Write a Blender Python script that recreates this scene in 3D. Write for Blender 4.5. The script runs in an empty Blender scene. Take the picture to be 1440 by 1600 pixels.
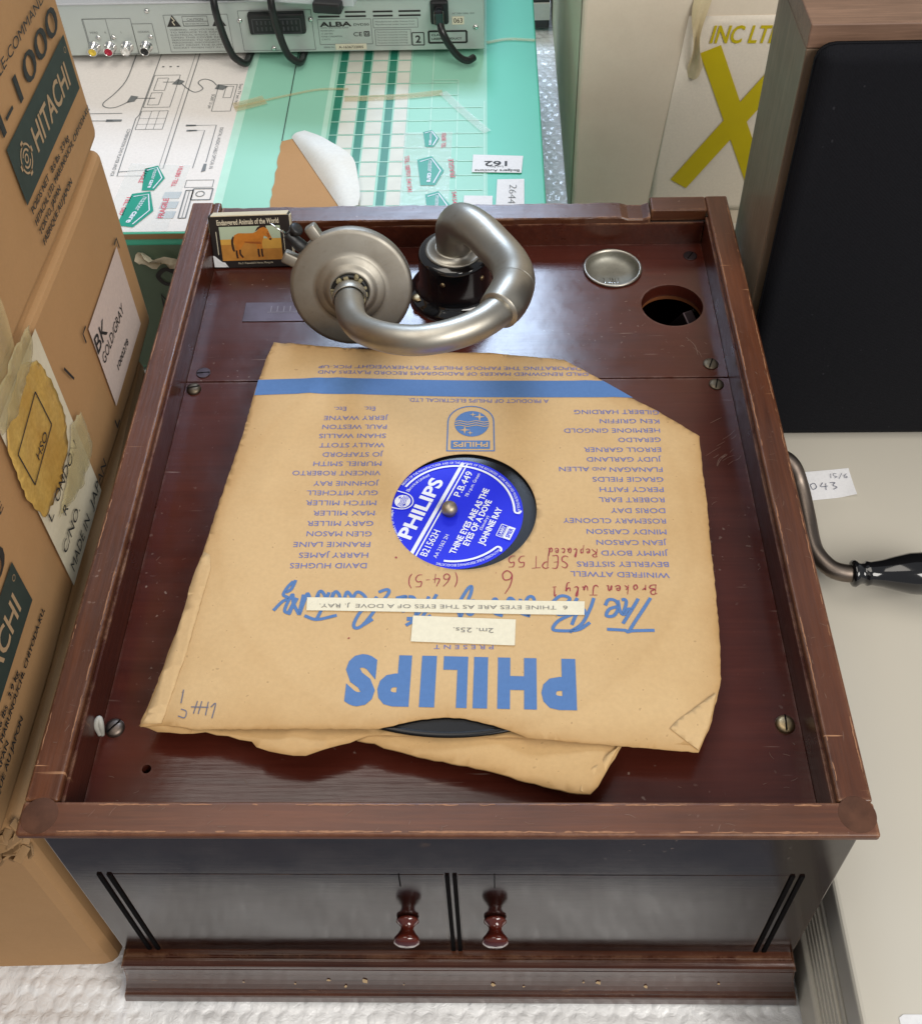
import bpy, bmesh, math, random
from mathutils import Vector, Matrix, Euler
from mathutils.geometry import delaunay_2d_cdt
random.seed(7)
S = bpy.context.scene
COL = S.collection
R = math.radians

# ------------------------------------------------------------------ camera
cd = bpy.data.cameras.new('camera')
cam = bpy.data.objects.new('camera', cd); COL.objects.link(cam)
cam.location = (.0217, -.1937, .7099)
cam.rotation_euler = Euler((.7470, .0252, .0122), 'XYZ')
cd.sensor_fit = 'HORIZONTAL'; cd.sensor_width = 36
cd.lens = 36 * 1779.97 / 1440
cd.shift_y = -160 / 1440
cd.clip_start = .02; cd.clip_end = 60
S.camera = cam

# ------------------------------------------------------------------ light
W = bpy.data.worlds.new('World'); S.world = W; W.use_nodes = True
W.node_tree.nodes['Background'].inputs[0].default_value = (.92, .95, 1, 1)
W.node_tree.nodes['Background'].inputs[1].default_value = .30
def area(name, loc, target, sx, sy, power, color):
    l = bpy.data.lights.new(name, 'AREA'); l.shape = 'RECTANGLE'; l.size = sx; l.size_y = sy
    l.energy = power; l.color = color
    o = bpy.data.objects.new(name, l); COL.objects.link(o); o.location = loc
    o.rotation_euler = (Vector(target) - Vector(loc)).to_track_quat('-Z', 'Y').to_euler()
    return o
area('window_light', (-.02, 2.7, 2.36), (.05, .3, .1), .90, .80, 60, (.60, .76, 1))
area('ceiling_light', (-.5, .25, 2.6), (0, .3, .1), 1.9, 1.2, 24, (1, .93, .83))
area('front_fill_light', (1.25, -1.35, 1.9), (0, .25, .1), 1.6, 1.1, 56, (1, .96, .90))  # added lamp, no window known there; brightens fronts and right-hand faces
S.view_settings.view_transform = 'Standard'; S.view_settings.look = 'None'
S.view_settings.exposure = 0; S.view_settings.gamma = 1
S.view_settings.use_curve_mapping = False
S.render.engine = 'CYCLES'

# ------------------------------------------------------------------ materials
class NT:
    def __init__(s, name):
        s.m = bpy.data.materials.new(name); s.m.use_nodes = True
        s.t = s.m.node_tree; s.n = s.t.nodes; s.b = s.n['Principled BSDF']
    def node(s, typ, **kw):
        n = s.n.new(typ)
        for k, v in kw.items():
            if k in n.inputs: n.inputs[k].default_value = v
            else: setattr(n, k, v)
        return n
    def link(s, a, b): s.t.links.new(a, b)
    def coords(s, scale=(1, 1, 1), rot=(0, 0, 0)):
        c = s.node('ShaderNodeTexCoord'); mp = s.node('ShaderNodeMapping')
        mp.inputs['Scale'].default_value = scale; mp.inputs['Rotation'].default_value = rot
        s.link(c.outputs['Object'], mp.inputs['Vector']); return mp.outputs[0]
    def noise(s, vec, scale, detail=4, rough=.55, dist=0):
        n = s.node('ShaderNodeTexNoise'); n.inputs['Scale'].default_value = scale
        n.inputs['Detail'].default_value = detail; n.inputs['Roughness'].default_value = rough
        n.inputs['Distortion'].default_value = dist
        s.link(vec, n.inputs['Vector']); return n.outputs[0]
    def ramp(s, fac, stops):
        r = s.node('ShaderNodeValToRGB'); e = r.color_ramp.elements
        while len(e) < len(stops): e.new(.5)
        for i, (p, c) in enumerate(stops):
            e[i].position = p; e[i].color = (*c, 1) if not isinstance(c, (int, float)) else (c, c, c, 1)
        s.link(fac, r.inputs[0]); return r.outputs[0]
    def mix(s, fac, a, b, mode='MIX'):
        m = s.node('ShaderNodeMix', data_type='RGBA', blend_type=mode)
        if isinstance(fac, (int, float)): m.inputs[0].default_value = fac
        else: s.link(fac, m.inputs[0])
        for i, v in ((6, a), (7, b)):
            if isinstance(v, tuple): m.inputs[i].default_value = (*v, 1)
            else: s.link(v, m.inputs[i])
        return m.outputs[2]
    def math(s, op, a, b=0):
        m = s.node('ShaderNodeMath', operation=op)
        for i, v in ((0, a), (1, b)):
            if isinstance(v, (int, float)): m.inputs[i].default_value = v
            else: s.link(v, m.inputs[i])
        return m.outputs[0]
    def base(s, c):
        if isinstance(c, tuple): s.b.inputs['Base Color'].default_value = (*c, 1)
        else: s.link(c, s.b.inputs['Base Color'])
    def rough(s, r):
        if isinstance(r, (int, float)): s.b.inputs['Roughness'].default_value = r
        else: s.link(r, s.b.inputs['Roughness'])
    def bump(s, h, strength, dist=.001):
        b = s.node('ShaderNodeBump'); b.inputs['Strength'].default_value = strength
        b.inputs['Distance'].default_value = dist
        s.link(h, b.inputs['Height']); s.link(b.outputs[0], s.b.inputs['Normal'])

def plain(name, col, rough=.5, metal=0, var=.12, scale=60, bump=0, coat=0, spec=.5, rvar=0):
    t = NT(name); v = t.coords()
    n = t.noise(v, scale, 5)
    t.base(t.mix(n, tuple(c * (1 - var) for c in col), tuple(min(1, c * (1 + var)) for c in col)))
    t.rough(rough); t.b.inputs['Metallic'].default_value = metal
    t.b.inputs['Coat Weight'].default_value = coat; t.b.inputs['Specular IOR Level'].default_value = spec
    if rvar:
        t.rough(t.math('ADD', t.math('MULTIPLY', t.noise(v, scale * .4, 6), rvar), rough - rvar * .5))
    if bump: t.bump(t.noise(v, scale * 4, 3), bump, .0006)
    return t.m

def wood(name, dark, light, grain='x', rough=.22, wear=0., scratch=.0, wearcol=(.50, .26, .13), gs=1., bumpk=.25, dust=.0, edge=.0030, streak=.35):
    t = NT(name)
    sc = {'x': (3, 60, 60), 'y': (60, 3, 60), 'z': (60, 60, 3)}[grain]
    v = t.coords(tuple(a * gs for a in sc)); v1 = t.coords()
    g = t.noise(v, 2.2, 8, .62, .6)
    g2 = t.noise(v, 9, 4, .6)
    c = t.mix(t.ramp(g, [(.34, 0), (.66, 1)]), dark, light)
    c = t.mix(t.math('MULTIPLY', t.ramp(g2, [(.45, 1), (.62, 0)]), streak), c, tuple(a * .35 for a in dark))
    big = t.noise(v1, 9, 4, .6)
    c = t.mix(t.math('MULTIPLY', t.ramp(big, [(.35, 0), (.7, 1)]), .45), c, tuple(a * 1.35 for a in light))
    rg = t.math('ADD', t.math('MULTIPLY', t.noise(v1, 35, 6, .7), .22), rough - .11)
    if scratch:
        for rot, sd in ((.5, 0), (-.9, 3.1), (1.25, 6.3)):
            vs = t.coords((24, 420, 60), (0, 0, rot))
            s1 = t.ramp(t.noise(vs, 1.0, 2, .5), [(.735, 0), (.765, 1)])
            msk = t.ramp(t.noise(v1, 16 + sd, 3, .5), [(.5, 0), (.66, 1)])
            k = t.math('MULTIPLY', t.math('MULTIPLY', s1, msk), scratch)
            c = t.mix(k, c, wearcol)
        sp = t.ramp(t.noise(v1, 330, 2, .4), [(.71, 0), (.75, 1)])
        sm = t.ramp(t.noise(v1, 13, 4, .6), [(.48, 0), (.68, 1)])
        c = t.mix(t.math('MULTIPLY', t.math('MULTIPLY', sp, sm), scratch * .8), c, (.36, .27, .22))
    if dust:
        dn = t.ramp(t.noise(v1, 6, 6, .7), [(.42, 0), (.75, 1)])
        c = t.mix(t.math('MULTIPLY', dn, dust), c, (.22, .145, .11))
        rg = t.math('ADD', rg, t.math('MULTIPLY', dn, dust * .9))
    if wear:
        bv = t.node('ShaderNodeBevel', samples=6); bv.inputs['Radius'].default_value = edge
        geo = t.node('ShaderNodeNewGeometry')
        d = t.node('ShaderNodeVectorMath', operation='DOT_PRODUCT')
        t.link(bv.outputs[0], d.inputs[0]); t.link(geo.outputs['True Normal'], d.inputs[1])
        e = t.math('SUBTRACT', 1, d.outputs['Value'])
        e = t.ramp(e, [(.02, 0), (.16, 1)])
        wn = t.ramp(t.noise(v1, 70, 6, .75), [(.42, 0), (.58, 1)])
        wb = t.ramp(t.noise(v1, 11, 2, .5), [(.3, .25), (.6, 1)])
        k = t.math('MULTIPLY', t.math('MULTIPLY', e, t.math('MULTIPLY', wn, wb)), wear)
        c = t.mix(k, c, wearcol); rg = t.math('ADD', rg, t.math('MULTIPLY', k, .3))
    t.base(c); t.rough(rg)
    t.b.inputs['Specular IOR Level'].default_value = .5
    hb = t.math('ADD', t.math('MULTIPLY', g2, .4), t.math('MULTIPLY', t.noise(v1, 45, 3), .8))
    t.bump(hb, bumpk, .0009)
    return t.m

def paper(name, col, stain=.0, staincol=(.35, .22, .10), rough=.75, fibre=.1, spots=0., tone=None):
    t = NT(name); v = t.coords()
    c = t.mix(t.noise(v, 420, 3, .6), tuple(a * (1 - fibre) for a in col), tuple(min(1, a * (1 + fibre)) for a in col))
    b = t.noise(v, 14, 6, .62)
    c = t.mix(t.math('MULTIPLY', t.ramp(b, [(.42, 0), (.72, 1)]), stain), c, staincol)
    if spots:
        sp = t.ramp(t.noise(v, 420, 1, .3), [(.76, 0), (.785, 1)])
        c = t.mix(t.math('MULTIPLY', sp, spots), c, (.12, .07, .03))
    if tone:   # paper browned along its edges and rubbed by the rim of the disc
        at_ = t.node('ShaderNodeAttribute', attribute_name='tone')
        c = t.mix(t.math('MULTIPLY', at_.outputs['Fac'], t.math('ADD', t.math('MULTIPLY', t.noise(v, 40, 4), .9), .15)), c, tone)
    t.base(c); t.rough(rough); t.b.inputs['Specular IOR Level'].default_value = .25
    t.bump(t.math('ADD', t.noise(v, 60, 4), t.math('MULTIPLY', t.noise(v, 900, 2), .25)), .22, .0012)
    return t.m

def metal(name, col, rough, tarnish=.3, tcol=(.2, .17, .13)):
    t = NT(name); v = t.coords()
    n = t.noise(v, 45, 6, .65)
    n2 = t.ramp(t.noise(v, 240, 3, .6), [(.62, 0), (.74, 1)])
    c = t.mix(t.math('MULTIPLY', t.ramp(n, [(.4, 0), (.75, 1)]), tarnish), col, tcol)
    c = t.mix(t.math('MULTIPLY', n2, tarnish * .6), c, tcol)
    t.base(c); t.b.inputs['Metallic'].default_value = 1
    t.rough(t.math('ADD', t.math('MULTIPLY', n, .22), rough - .1))
    t.bump(t.noise(v, 300, 3), .04, .0004)
    return t.m

M = {}
M['mahogany_top'] = wood('mahogany_top', (.048, .0125, .0040), (.104, .0310, .0105), 'y', .36, 1., .8, dust=.04, streak=.25)
M['mahogany_top_x'] = wood('mahogany_top_x', (.054, .0155, .0050), (.112, .0350, .0125), 'x', .42, 1., .8, dust=.05, streak=.25)
M['mahogany_back'] = wood('mahogany_back', (.046, .0125, .005), (.090, .028, .011), 'x', .30, .8, .5)
M['board'] = wood('board', (.042, .0075, .0046), (.062, .0122, .0070), 'x', .19, .25, .6, (.30, .2, .16), dust=.03, bumpk=.16, streak=.12)
M['body'] = wood('body', (.009, .0036, .003), (.016, .0058, .0042), 'x', .15, .15, .3, bumpk=.05)
M['wall'] = wood('wall', (.046, .0095, .0045), (.070, .016, .0075), 'y', .3, .5, .3)
M['base'] = wood('base', (.032, .0090, .004), (.070, .0200, .008), 'x', .24, .4, .4, (.32, .17, .085))
M['rawwood'] = wood('rawwood', (.11, .035, .012), (.23, .075, .022), 'x', .6, 0, 0)
M['groove'] = plain('groove_black', (.004, .003, .003), .8, spec=.05)
M['knob'] = plain('knob_lacquer', (.085, .012, .006), .09, coat=.8, var=.3)
M['nickel'] = metal('tarnished_nickel', (.42, .40, .35), .42, .55, (.27, .23, .175))
M['nickel_dull'] = metal('dull_nickel', (.38, .36, .315), .52, .55, (.21, .18, .14))
M['brass'] = metal('dull_brass', (.34, .26, .15), .42, .6, (.12, .08, .045))
M['dish'] = metal('tarnished_dish', (.36, .355, .31), .58, .6, (.12, .11, .09))
M['spindle'] = metal('worn_spindle', (.42, .36, .27), .5, .5, (.22, .17, .11))
M['worn'] = plain('worn_bare_edge', (.27, .125, .058), .6, var=.55, scale=500)
M['scratch'] = plain('scratch', (.15, .085, .058), .6, var=.5, scale=400)
M['screw'] = metal('screw_steel', (.15, .125, .09), .48, .7, (.07, .045, .03))
M['iron'] = metal('dark_iron', (.20, .165, .14), .42, .6, (.09, .065, .05))
M['plate'] = metal('name_plate', (.085, .065, .07), .42, .6, (.045, .03, .03))
M['black_gloss'] = plain('black_enamel', (.006, .006, .007), .10, coat=.6, rvar=.12)
M['black_matt'] = plain('black_rubber', (.012, .013, .014), .45)
M['cable'] = plain('black_cable', (.010, .011, .011), .32)
M['shellac'] = plain('shellac', (.006, .006, .007), .26, spec=.3)
M['sleeve'] = paper('brown_sleeve_paper', (.545, .375, .190), .34, (.40, .235, .090), spots=.35, tone=(.36, .195, .065))
M['sleeve2'] = paper('old_sleeve_paper', (.54, .355, .165), .3, (.40, .235, .09), spots=.3, tone=(.34, .19, .07))
M['ink_blue'] = paper('blue_print', (.078, .168, .37), .15, (.18, .24, .40), .7)
M['ink_text'] = paper('violet_blue_print', (.125, .150, .37), .1, (.25, .25, .38), .7)
M['ink_red'] = plain('red_ballpoint', (.28, .02, .035), .6)
M['ink_pen'] = plain('pencil_blue', (.10, .11, .17), .6)
M['ink_black'] = plain('black_print', (.022, .021, .020), .6, var=.3, scale=300)
M['ink_green'] = plain('box_green_black', (.026, .040, .033), .65, var=.25, scale=120)
M['ink_grey'] = plain('grey_print', (.16, .17, .17), .6)
M['type'] = plain('typewriter_ink', (.20, .19, .17), .7)
M['strip'] = paper('cream_strip', (.68, .635, .49), .1, (.58, .5, .34))
M['label_blue'] = plain('label_blue', (.010, .020, .66), .5, var=.06, spec=.25)
M['label_white'] = plain('label_silver', (.70, .73, .82), .45, var=.08)
M['card'] = paper('corrugated_card', (.43, .245, .110), .25, (.33, .18, .075), .8, .05)
M['card_dark'] = paper('raw_card', (.30, .18, .085), .3, (.2, .12, .06), .85)
M['pinklabel'] = paper('pale_pink_label', (.60, .48, .42), .1, (.5, .4, .33))
M['whitelabel'] = paper('aged_label', (.66, .60, .46), .4, (.52, .42, .24))
M['yellowtape'] = paper('yellowed_tape', (.55, .36, .10), .95, (.36, .165, .02), .25, .3)
M['claretape'] = plain('clear_tape', (.55, .46, .27), .2, var=.25)
M['mint'] = plain('mint_print', (.27, .58, .44), .42, var=.08, scale=12)
M['teal'] = plain('teal_print', (.075, .47, .32), .38, var=.10, scale=10)
M['pale_mint'] = plain('pale_mint_print', (.44, .70, .57), .42)
M['darkgreen'] = plain('dark_green_print', (.020, .20, .13), .42)
M['palegrid'] = plain('pale_print', (.62, .63, .55), .5)
M['white_print'] = paper('white_print', (.74, .70, .66), .12, (.66, .6, .54))
M['greenface'] = plain('dull_green_face', (.10, .15, .10), .6, var=.2, scale=20)
M['badge'] = plain('badge_green', (.0, .27, .18), .4)
M['red_print'] = plain('red_print', (.62, .06, .10), .5)
M['sticker'] = paper('white_sticker', (.74, .74, .745), 0, rough=.5)
M['silver'] = plain('silver_paint', (.50, .55, .52), .38, metal=.35, var=.03)
M['silver_light'] = plain('light_silver_paint', (.55, .57, .59), .36, metal=.3, var=.03)
M['chrome'] = metal('chrome', (.8, .8, .78), .15, .1)
M['rca_yellow'] = plain('yellow_plastic', (.75, .55, .06), .35)
M['rca_red'] = plain('red_plastic', (.42, .01, .04), .35)
M['rca_white'] = plain('white_plastic', (.75, .74, .7), .35)
M['creambox'] = paper('cream_card', (.80, .70, .56), .4, (.64, .53, .40), .65, .04)
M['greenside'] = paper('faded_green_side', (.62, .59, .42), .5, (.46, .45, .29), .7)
M['whitestrip'] = paper('paler_panel', (.83, .75, .63), .25, (.70, .61, .49))
M['yellow'] = plain('yellow_print', (.58, .46, .0), .5, var=.08)
M['veneer_side'] = wood('veneer_side', (.13, .088, .055), (.215, .150, .098), 'z', .42, 0, 0, gs=1.2, bumpk=.1)  # same wood as veneer_top; differing light on side and top is in the colours
M['veneer_top'] = wood('veneer_top', (.15, .085, .056), (.25, .148, .100), 'x', .45, 0, 0, gs=1.2, bumpk=.1)
M['beige'] = plain('beige_plastic', (.545, .51, .435), .46, var=.045, scale=9, bump=.08)
M['beige_side'] = plain('beige_side_plastic', (.66, .615, .515), .5, var=.03, bump=.06)
M['tag'] = paper('tag_paper', (.82, .82, .84), 0, rough=.6)
M['horse'] = plain('horse_print', (.50, .17, .018), .45, var=.3, scale=300)
M['horse_dark'] = plain('horse_dark_print', (.035, .014, .008), .45)
M['sky_print'] = plain('sky_print', (.42, .50, .36), .45, var=.12)
M['grass_print'] = plain('ground_print', (.46, .20, .035), .45, var=.35, scale=160)
M['ochre_print'] = plain('ochre_print', (.60, .33, .06), .45, var=.2, scale=160)
M['matchbox'] = plain('matchbox_black', (.018, .014, .013), .35, var=.3)
M['matchtray'] = paper('matchbox_tray', (.62, .55, .40), .3)
M['floor'] = plain('floor_grey', (.14, .17, .23), .6, var=.1, scale=3)
M['table'] = plain('table_top', (.50, .50, .49), .5, var=.05)
M['dark_grey'] = plain('dark_grey', (.05, .05, .055), .5)

def fabric():
    t = NT('grille_cloth'); v = t.coords()
    n = t.noise(v, 900, 2, .5)
    wv = t.node('ShaderNodeTexWave'); wv.inputs['Scale'].default_value = 420; t.link(v, wv.inputs['Vector'])
    c = t.mix(n, (.003, .0032, .005), (.008, .0085, .012))
    sp = t.ramp(t.noise(v, 300, 1, .3), [(.79, 0), (.82, 1)])
    c = t.mix(t.math('MULTIPLY', sp, .10), c, (.2, .2, .22))
    t.base(c); t.rough(.85); t.b.inputs['Specular IOR Level'].default_value = .18
    t.bump(t.math('ADD', n, wv.outputs[1]), .3, .0005); return t.m
M['grille'] = fabric()

def bubble():
    t = NT('bubble_wrap_film'); v = t.coords()
    t.base(t.mix(t.noise(v, 60, 5), (.86, .86, .86), (.94, .94, .94)))
    t.rough(.24); t.b.inputs['Coat Weight'].default_value = .5; t.b.inputs['Coat Roughness'].default_value = .12
    t.bump(t.noise(v, 170, 4, .6, 1.2), .55, .002); return t.m
M['bubble'] = bubble()
def clear_film():
    t = NT('clear_film'); t.base((.86, .90, .88)); t.rough(.16)
    t.b.inputs['Alpha'].default_value = .28
    t.bump(t.noise(t.coords(), 120, 4, .6, 1), .3, .001); return t.m
M['film'] = clear_film()
def amber_film():
    t = NT('amber_tape'); v = t.coords()
    t.base(t.mix(t.noise(v, 40, 4), (.50, .40, .17), (.72, .62, .36))); t.rough(.2)
    t.b.inputs['Alpha'].default_value = .42
    t.bump(t.noise(v, 200, 4, .6, 1), .4, .001); return t.m
M['amber'] = amber_film()

# ------------------------------------------------------------------ mesh helpers
class MB:
    def __init__(s): s.v = []; s.f = []; s.mi = []; s.sm = []
    def add(s, vs, fs, mi=0, smooth=False):
        o = len(s.v); s.v += [tuple(p) for p in vs]
        for f in fs: s.f.append(tuple(i + o for i in f)); s.mi.append(mi); s.sm.append(len(f) == 3 if smooth == 'tri' else smooth)
        return s
    def bm(s, b, mi=0, smooth=False):
        b.verts.index_update()
        s.add([v.co.copy() for v in b.verts], [[v.index for v in f.verts] for f in b.faces], mi, smooth); b.free(); return s
    def box(s, c0, c1, bev=0, seg=2, mi=0, mat=None, smooth=False):
        b = bmesh.new(); bmesh.ops.create_cube(b, size=1)
        for v in b.verts:
            v.co = Vector([c0[i] + (c1[i] - c0[i]) * (v.co[i] + .5) for i in range(3)])
        if bev: bmesh.ops.bevel(b, geom=b.edges[:], offset=bev, segments=seg, affect='EDGES', profile=.5)
        if mat: bmesh.ops.transform(b, matrix=mat, verts=b.verts[:])
        return s.bm(b, mi, smooth)
    def lathe(s, prof, mat=None, n=48, mi=0, smooth=True, close=True):
        vs = []; fs = []
        for r, z in prof:
            for k in range(n):
                a = 2 * math.pi * k / n; vs.append(Vector((r * math.cos(a), r * math.sin(a), z)))
        for i in range(len(prof) - 1):
            for k in range(n):
                k2 = (k + 1) % n
                fs.append((i * n + k, i * n + k2, (i + 1) * n + k2, (i + 1) * n + k))
        if close:
            if prof[0][0] > 1e-6: fs.append(tuple(reversed(range(n))))
            if prof[-1][0] > 1e-6: fs.append(tuple(range((len(prof) - 1) * n, len(prof) * n)))
        if mat: vs = [mat @ v for v in vs]
        return s.add(vs, fs, mi, smooth)
    def tube(s, pts, rad, n=24, mi=0, sub=8, caps=True):
        P = smooth_path([Vector(p) for p in pts], sub)
        Rr = [x[0] for x in smooth_path([Vector((r, 0, 0)) for r in (rad if isinstance(rad, list) else [rad] * len(pts))], sub)]
        T = [(P[min(i + 1, len(P) - 1)] - P[max(i - 1, 0)]).normalized() for i in range(len(P))]
        up = Vector((0, 0, 1)) if abs(T[0].z) < .9 else Vector((1, 0, 0))
        u = (up - T[0] * up.dot(T[0])).normalized(); vs = []; fs = []
        for i, p in enumerate(P):
            u = (u - T[i] * u.dot(T[i])).normalized(); w = T[i].cross(u)
            for k in range(n):
                a = 2 * math.pi * k / n; vs.append(p + (u * math.cos(a) + w * math.sin(a)) * Rr[i])
        for i in range(len(P) - 1):
            for k in range(n):
                k2 = (k + 1) % n; fs.append((i * n + k, i * n + k2, (i + 1) * n + k2, (i + 1) * n + k))
        if caps: fs.append(tuple(reversed(range(n)))); fs.append(tuple(range((len(P) - 1) * n, len(P) * n)))
        return s.add(vs, fs, mi, True)
    def build(s, name, mats, parent=None, loc=None, autosmooth=True):
        me = bpy.data.meshes.new(name); me.from_pydata(s.v, [], s.f)
        for m in (mats if isinstance(mats, (list, tuple)) else [mats]): me.materials.append(M[m] if isinstance(m, str) else m)
        me.polygons.foreach_set('material_index', s.mi); me.polygons.foreach_set('use_smooth', s.sm)
        me.update(); me.validate()
        if getattr(s, 'tone', None) and len(me.vertices) == len(s.tone):
            a = me.attributes.new('tone', 'FLOAT', 'POINT'); a.data.foreach_set('value', s.tone)
        o = bpy.data.objects.new(name, me); COL.objects.link(o)
        if parent: o.parent = parent
        if loc: o.location = loc
        return o

def smooth_path(P, sub):
    if sub <= 1 or len(P) < 3: return P
    Q = [P[0] * 2 - P[1]] + P + [P[-1] * 2 - P[-2]]; out = []
    for i in range(1, len(Q) - 2):
        a, b, c, d = Q[i - 1], Q[i], Q[i + 1], Q[i + 2]
        for k in range(sub):
            t = k / sub
            out.append(.5 * (2 * b + (c - a) * t + (2 * a - 5 * b + 4 * c - d) * t * t + (3 * b - a - 3 * c + d) * t ** 3))
    out.append(P[-1]); return out

def tag(o, label=None, cat=None, group=None, kind=None):
    if label: o['label'] = label
    if cat: o['category'] = cat
    if group: o['group'] = group
    if kind: o['kind'] = kind
    return o
def thing(name, label, cat, loc=(0, 0, 0), group=None, rz=0):
    o = bpy.data.objects.new(name, None); o.empty_display_size = .03; COL.objects.link(o)
    o.location = loc; o.rotation_euler = (0, 0, rz); return tag(o, label, cat, group)
def axis_mat(origin, z, x=(1, 0, 0)):
    z = Vector(z).normalized(); x = Vector(x); x = (x - z * x.dot(z)).normalized(); y = z.cross(x)
    return Matrix(((x.x, y.x, z.x, origin[0]), (x.y, y.y, z.y, origin[1]), (x.z, y.z, z.z, origin[2]), (0, 0, 0, 1)))

# flat lettering: outlines of the built-in font as 2-D triangles
_tc = {}
def glyphs(txt, bold=0, shear=0):
    k = (txt, bold, shear)
    if k not in _tc:
        cu = bpy.data.curves.new('lettering', 'FONT'); cu.body = txt; cu.size = 1; cu.offset = bold; cu.shear = shear
        cu.resolution_u = 3; cu.fill_mode = 'FRONT'
        ob = bpy.data.objects.new('lettering', cu); me = bpy.data.meshes.new_from_object(ob)
        vs = [(v.co.x, v.co.y) for v in me.vertices]; fs = [tuple(p.vertices) for p in me.polygons]
        bpy.data.objects.remove(ob); bpy.data.curves.remove(cu); bpy.data.meshes.remove(me)
        _tc[k] = (vs, fs)
    return _tc[k]
CAP = max(v[1] for v in glyphs('H')[0])
def letter(mb, txt, p0, p1, cap, f, bold=0, shear=0, mi=0, centre=False):
    """text along p0->p1 (2-D), stretched to that length; f maps (x, y) to 3-D"""
    vs, fs = glyphs(txt, bold, shear)
    if not vs: return
    x0 = min(v[0] for v in vs); x1 = max(v[0] for v in vs)
    d = Vector(p1) - Vector(p0); L = d.length; d.normalize(); u = Vector((-d.y, d.x))
    if centre: base = Vector(p0) - u * cap / 2
    else: base = Vector(p0)
    sx = L / (x1 - x0); sy = cap / CAP
    mb.add([f(*(base + d * ((v[0] - x0) * sx) + u * (v[1] * sy))) for v in vs], fs, mi)
def bold_letter(mb, txt, p0, p1, cap, f, w):
    d = (Vector(p1) - Vector(p0)).normalized()
    for k in range(3):
        q = d * (k - 1) * w
        letter(mb, txt, (p0[0] + q.x, p0[1] + q.y), (p1[0] + q.x, p1[1] + q.y), cap, lambda x, y, k=k: tuple(a + b for a, b in zip(f(x, y), (.00004 * k, 0, 0))))
def letter_w(mb, txt, p0, ang, cap, f, wide=1., bold=0, shear=0, mi=0):
    """text at its natural width; returns the width"""
    vs, fs = glyphs(txt, bold, shear)
    if not vs: return 0
    x0 = min(v[0] for v in vs); x1 = max(v[0] for v in vs); w = (x1 - x0) * cap / CAP * wide
    letter(mb, txt, p0, (p0[0] + w * math.cos(ang), p0[1] + w * math.sin(ang)), cap, f, bold, shear, mi); return w
def arc_letter(mb, txt, c, r, a0, a1, cap, f, bold=0, mi=0):
    """letters set clockwise round a circle, tops outward, from angle a0 down to a1 (degrees)"""
    w = []
    for ch in txt:
        vs = glyphs(ch, bold)[0]
        w.append((max(v[0] for v in vs) - min(v[0] for v in vs) + .08) if vs else .3)
    tot = sum(w); a = a0
    for ch, x in zip(txt, w):
        st = (a1 - a0) * x / tot; m = R(a + st / 2)
        if ch != ' ':
            l = abs(R(st)) * r * .82; cx, cy = c[0] + r * math.cos(m), c[1] + r * math.sin(m)
            d = (math.sin(m), -math.cos(m))
            letter(mb, ch, (cx - d[0] * l / 2, cy - d[1] * l / 2), (cx + d[0] * l / 2, cy + d[1] * l / 2), cap, f, bold, 0, mi)
        a += st
def stroke(mb, pts, w, f, sub=6, mi=0, closed=False, taper=False):
    P = [Vector((p[0], p[1], 0)) for p in pts]
    if closed: P.append(P[0])
    P = smooth_path(P, sub); vs = []; n = len(P)
    for i, p in enumerate(P):
        t = (P[min(i + 1, n - 1)] - P[max(i - 1, 0)])
        if t.length < 1e-9: t = Vector((1, 0, 0))
        t.normalize(); q = Vector((-t.y, t.x, 0)); k = w / 2
        if taper: k *= .55 + .45 * min(1, 4 * min(i, n - 1 - i) / max(1, n - 1))
        vs += [f(p.x + q.x * k, p.y + q.y * k), f(p.x - q.x * k, p.y - q.y * k)]
    mb.add(vs, [(2 * i, 2 * i + 1, 2 * i + 3, 2 * i + 2) for i in range(n - 1)], mi)
def flat(mb, pts, f, mi=0): mb.add([f(*p) for p in pts], [tuple(range(len(pts)))], mi)
def disc(mb, c, rx, ry, f, n=40, mi=0):
    flat(mb, [(c[0] + rx * math.cos(2 * math.pi * k / n), c[1] + ry * math.sin(2 * math.pi * k / n)) for k in range(n)], f, mi)
def star(mb, c, r, f, mi=0):
    flat(mb, [(c[0] + (r if k % 2 == 0 else r * .24) * math.cos(k * math.pi / 4), c[1] + (r if k % 2 == 0 else r * .24) * math.sin(k * math.pi / 4)) for k in range(8)], f, mi)
def rect(mb, x0, y0, x1, y1, f, mi=0, nx=1, ny=1):
    vs = [f(x0 + (x1 - x0) * i / nx, y0 + (y1 - y0) * j / ny) for j in range(ny + 1) for i in range(nx + 1)]
    mb.add(vs, [(j * (nx + 1) + i, j * (nx + 1) + i + 1, (j + 1) * (nx + 1) + i + 1, (j + 1) * (nx + 1) + i) for j in range(ny) for i in range(nx)], mi)
def frame(mb, x0, y0, x1, y1, w, f, mi=0):
    for a, b in (((x0, y0), (x1, y0)), ((x1, y0), (x1, y1)), ((x1, y1), (x0, y1)), ((x0, y1), (x0, y0))):
        stroke(mb, [a, b], w, f, 1, mi)
def inside(p, poly):
    x, y = p; r = False; j = len(poly) - 1
    for i in range(len(poly)):
        a, b = poly[i], poly[j]
        if (a[1] > y) != (b[1] > y) and x < (b[0] - a[0]) * (y - a[1]) / (b[1] - a[1]) + a[0]: r = not r
        j = i
    return r
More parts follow.
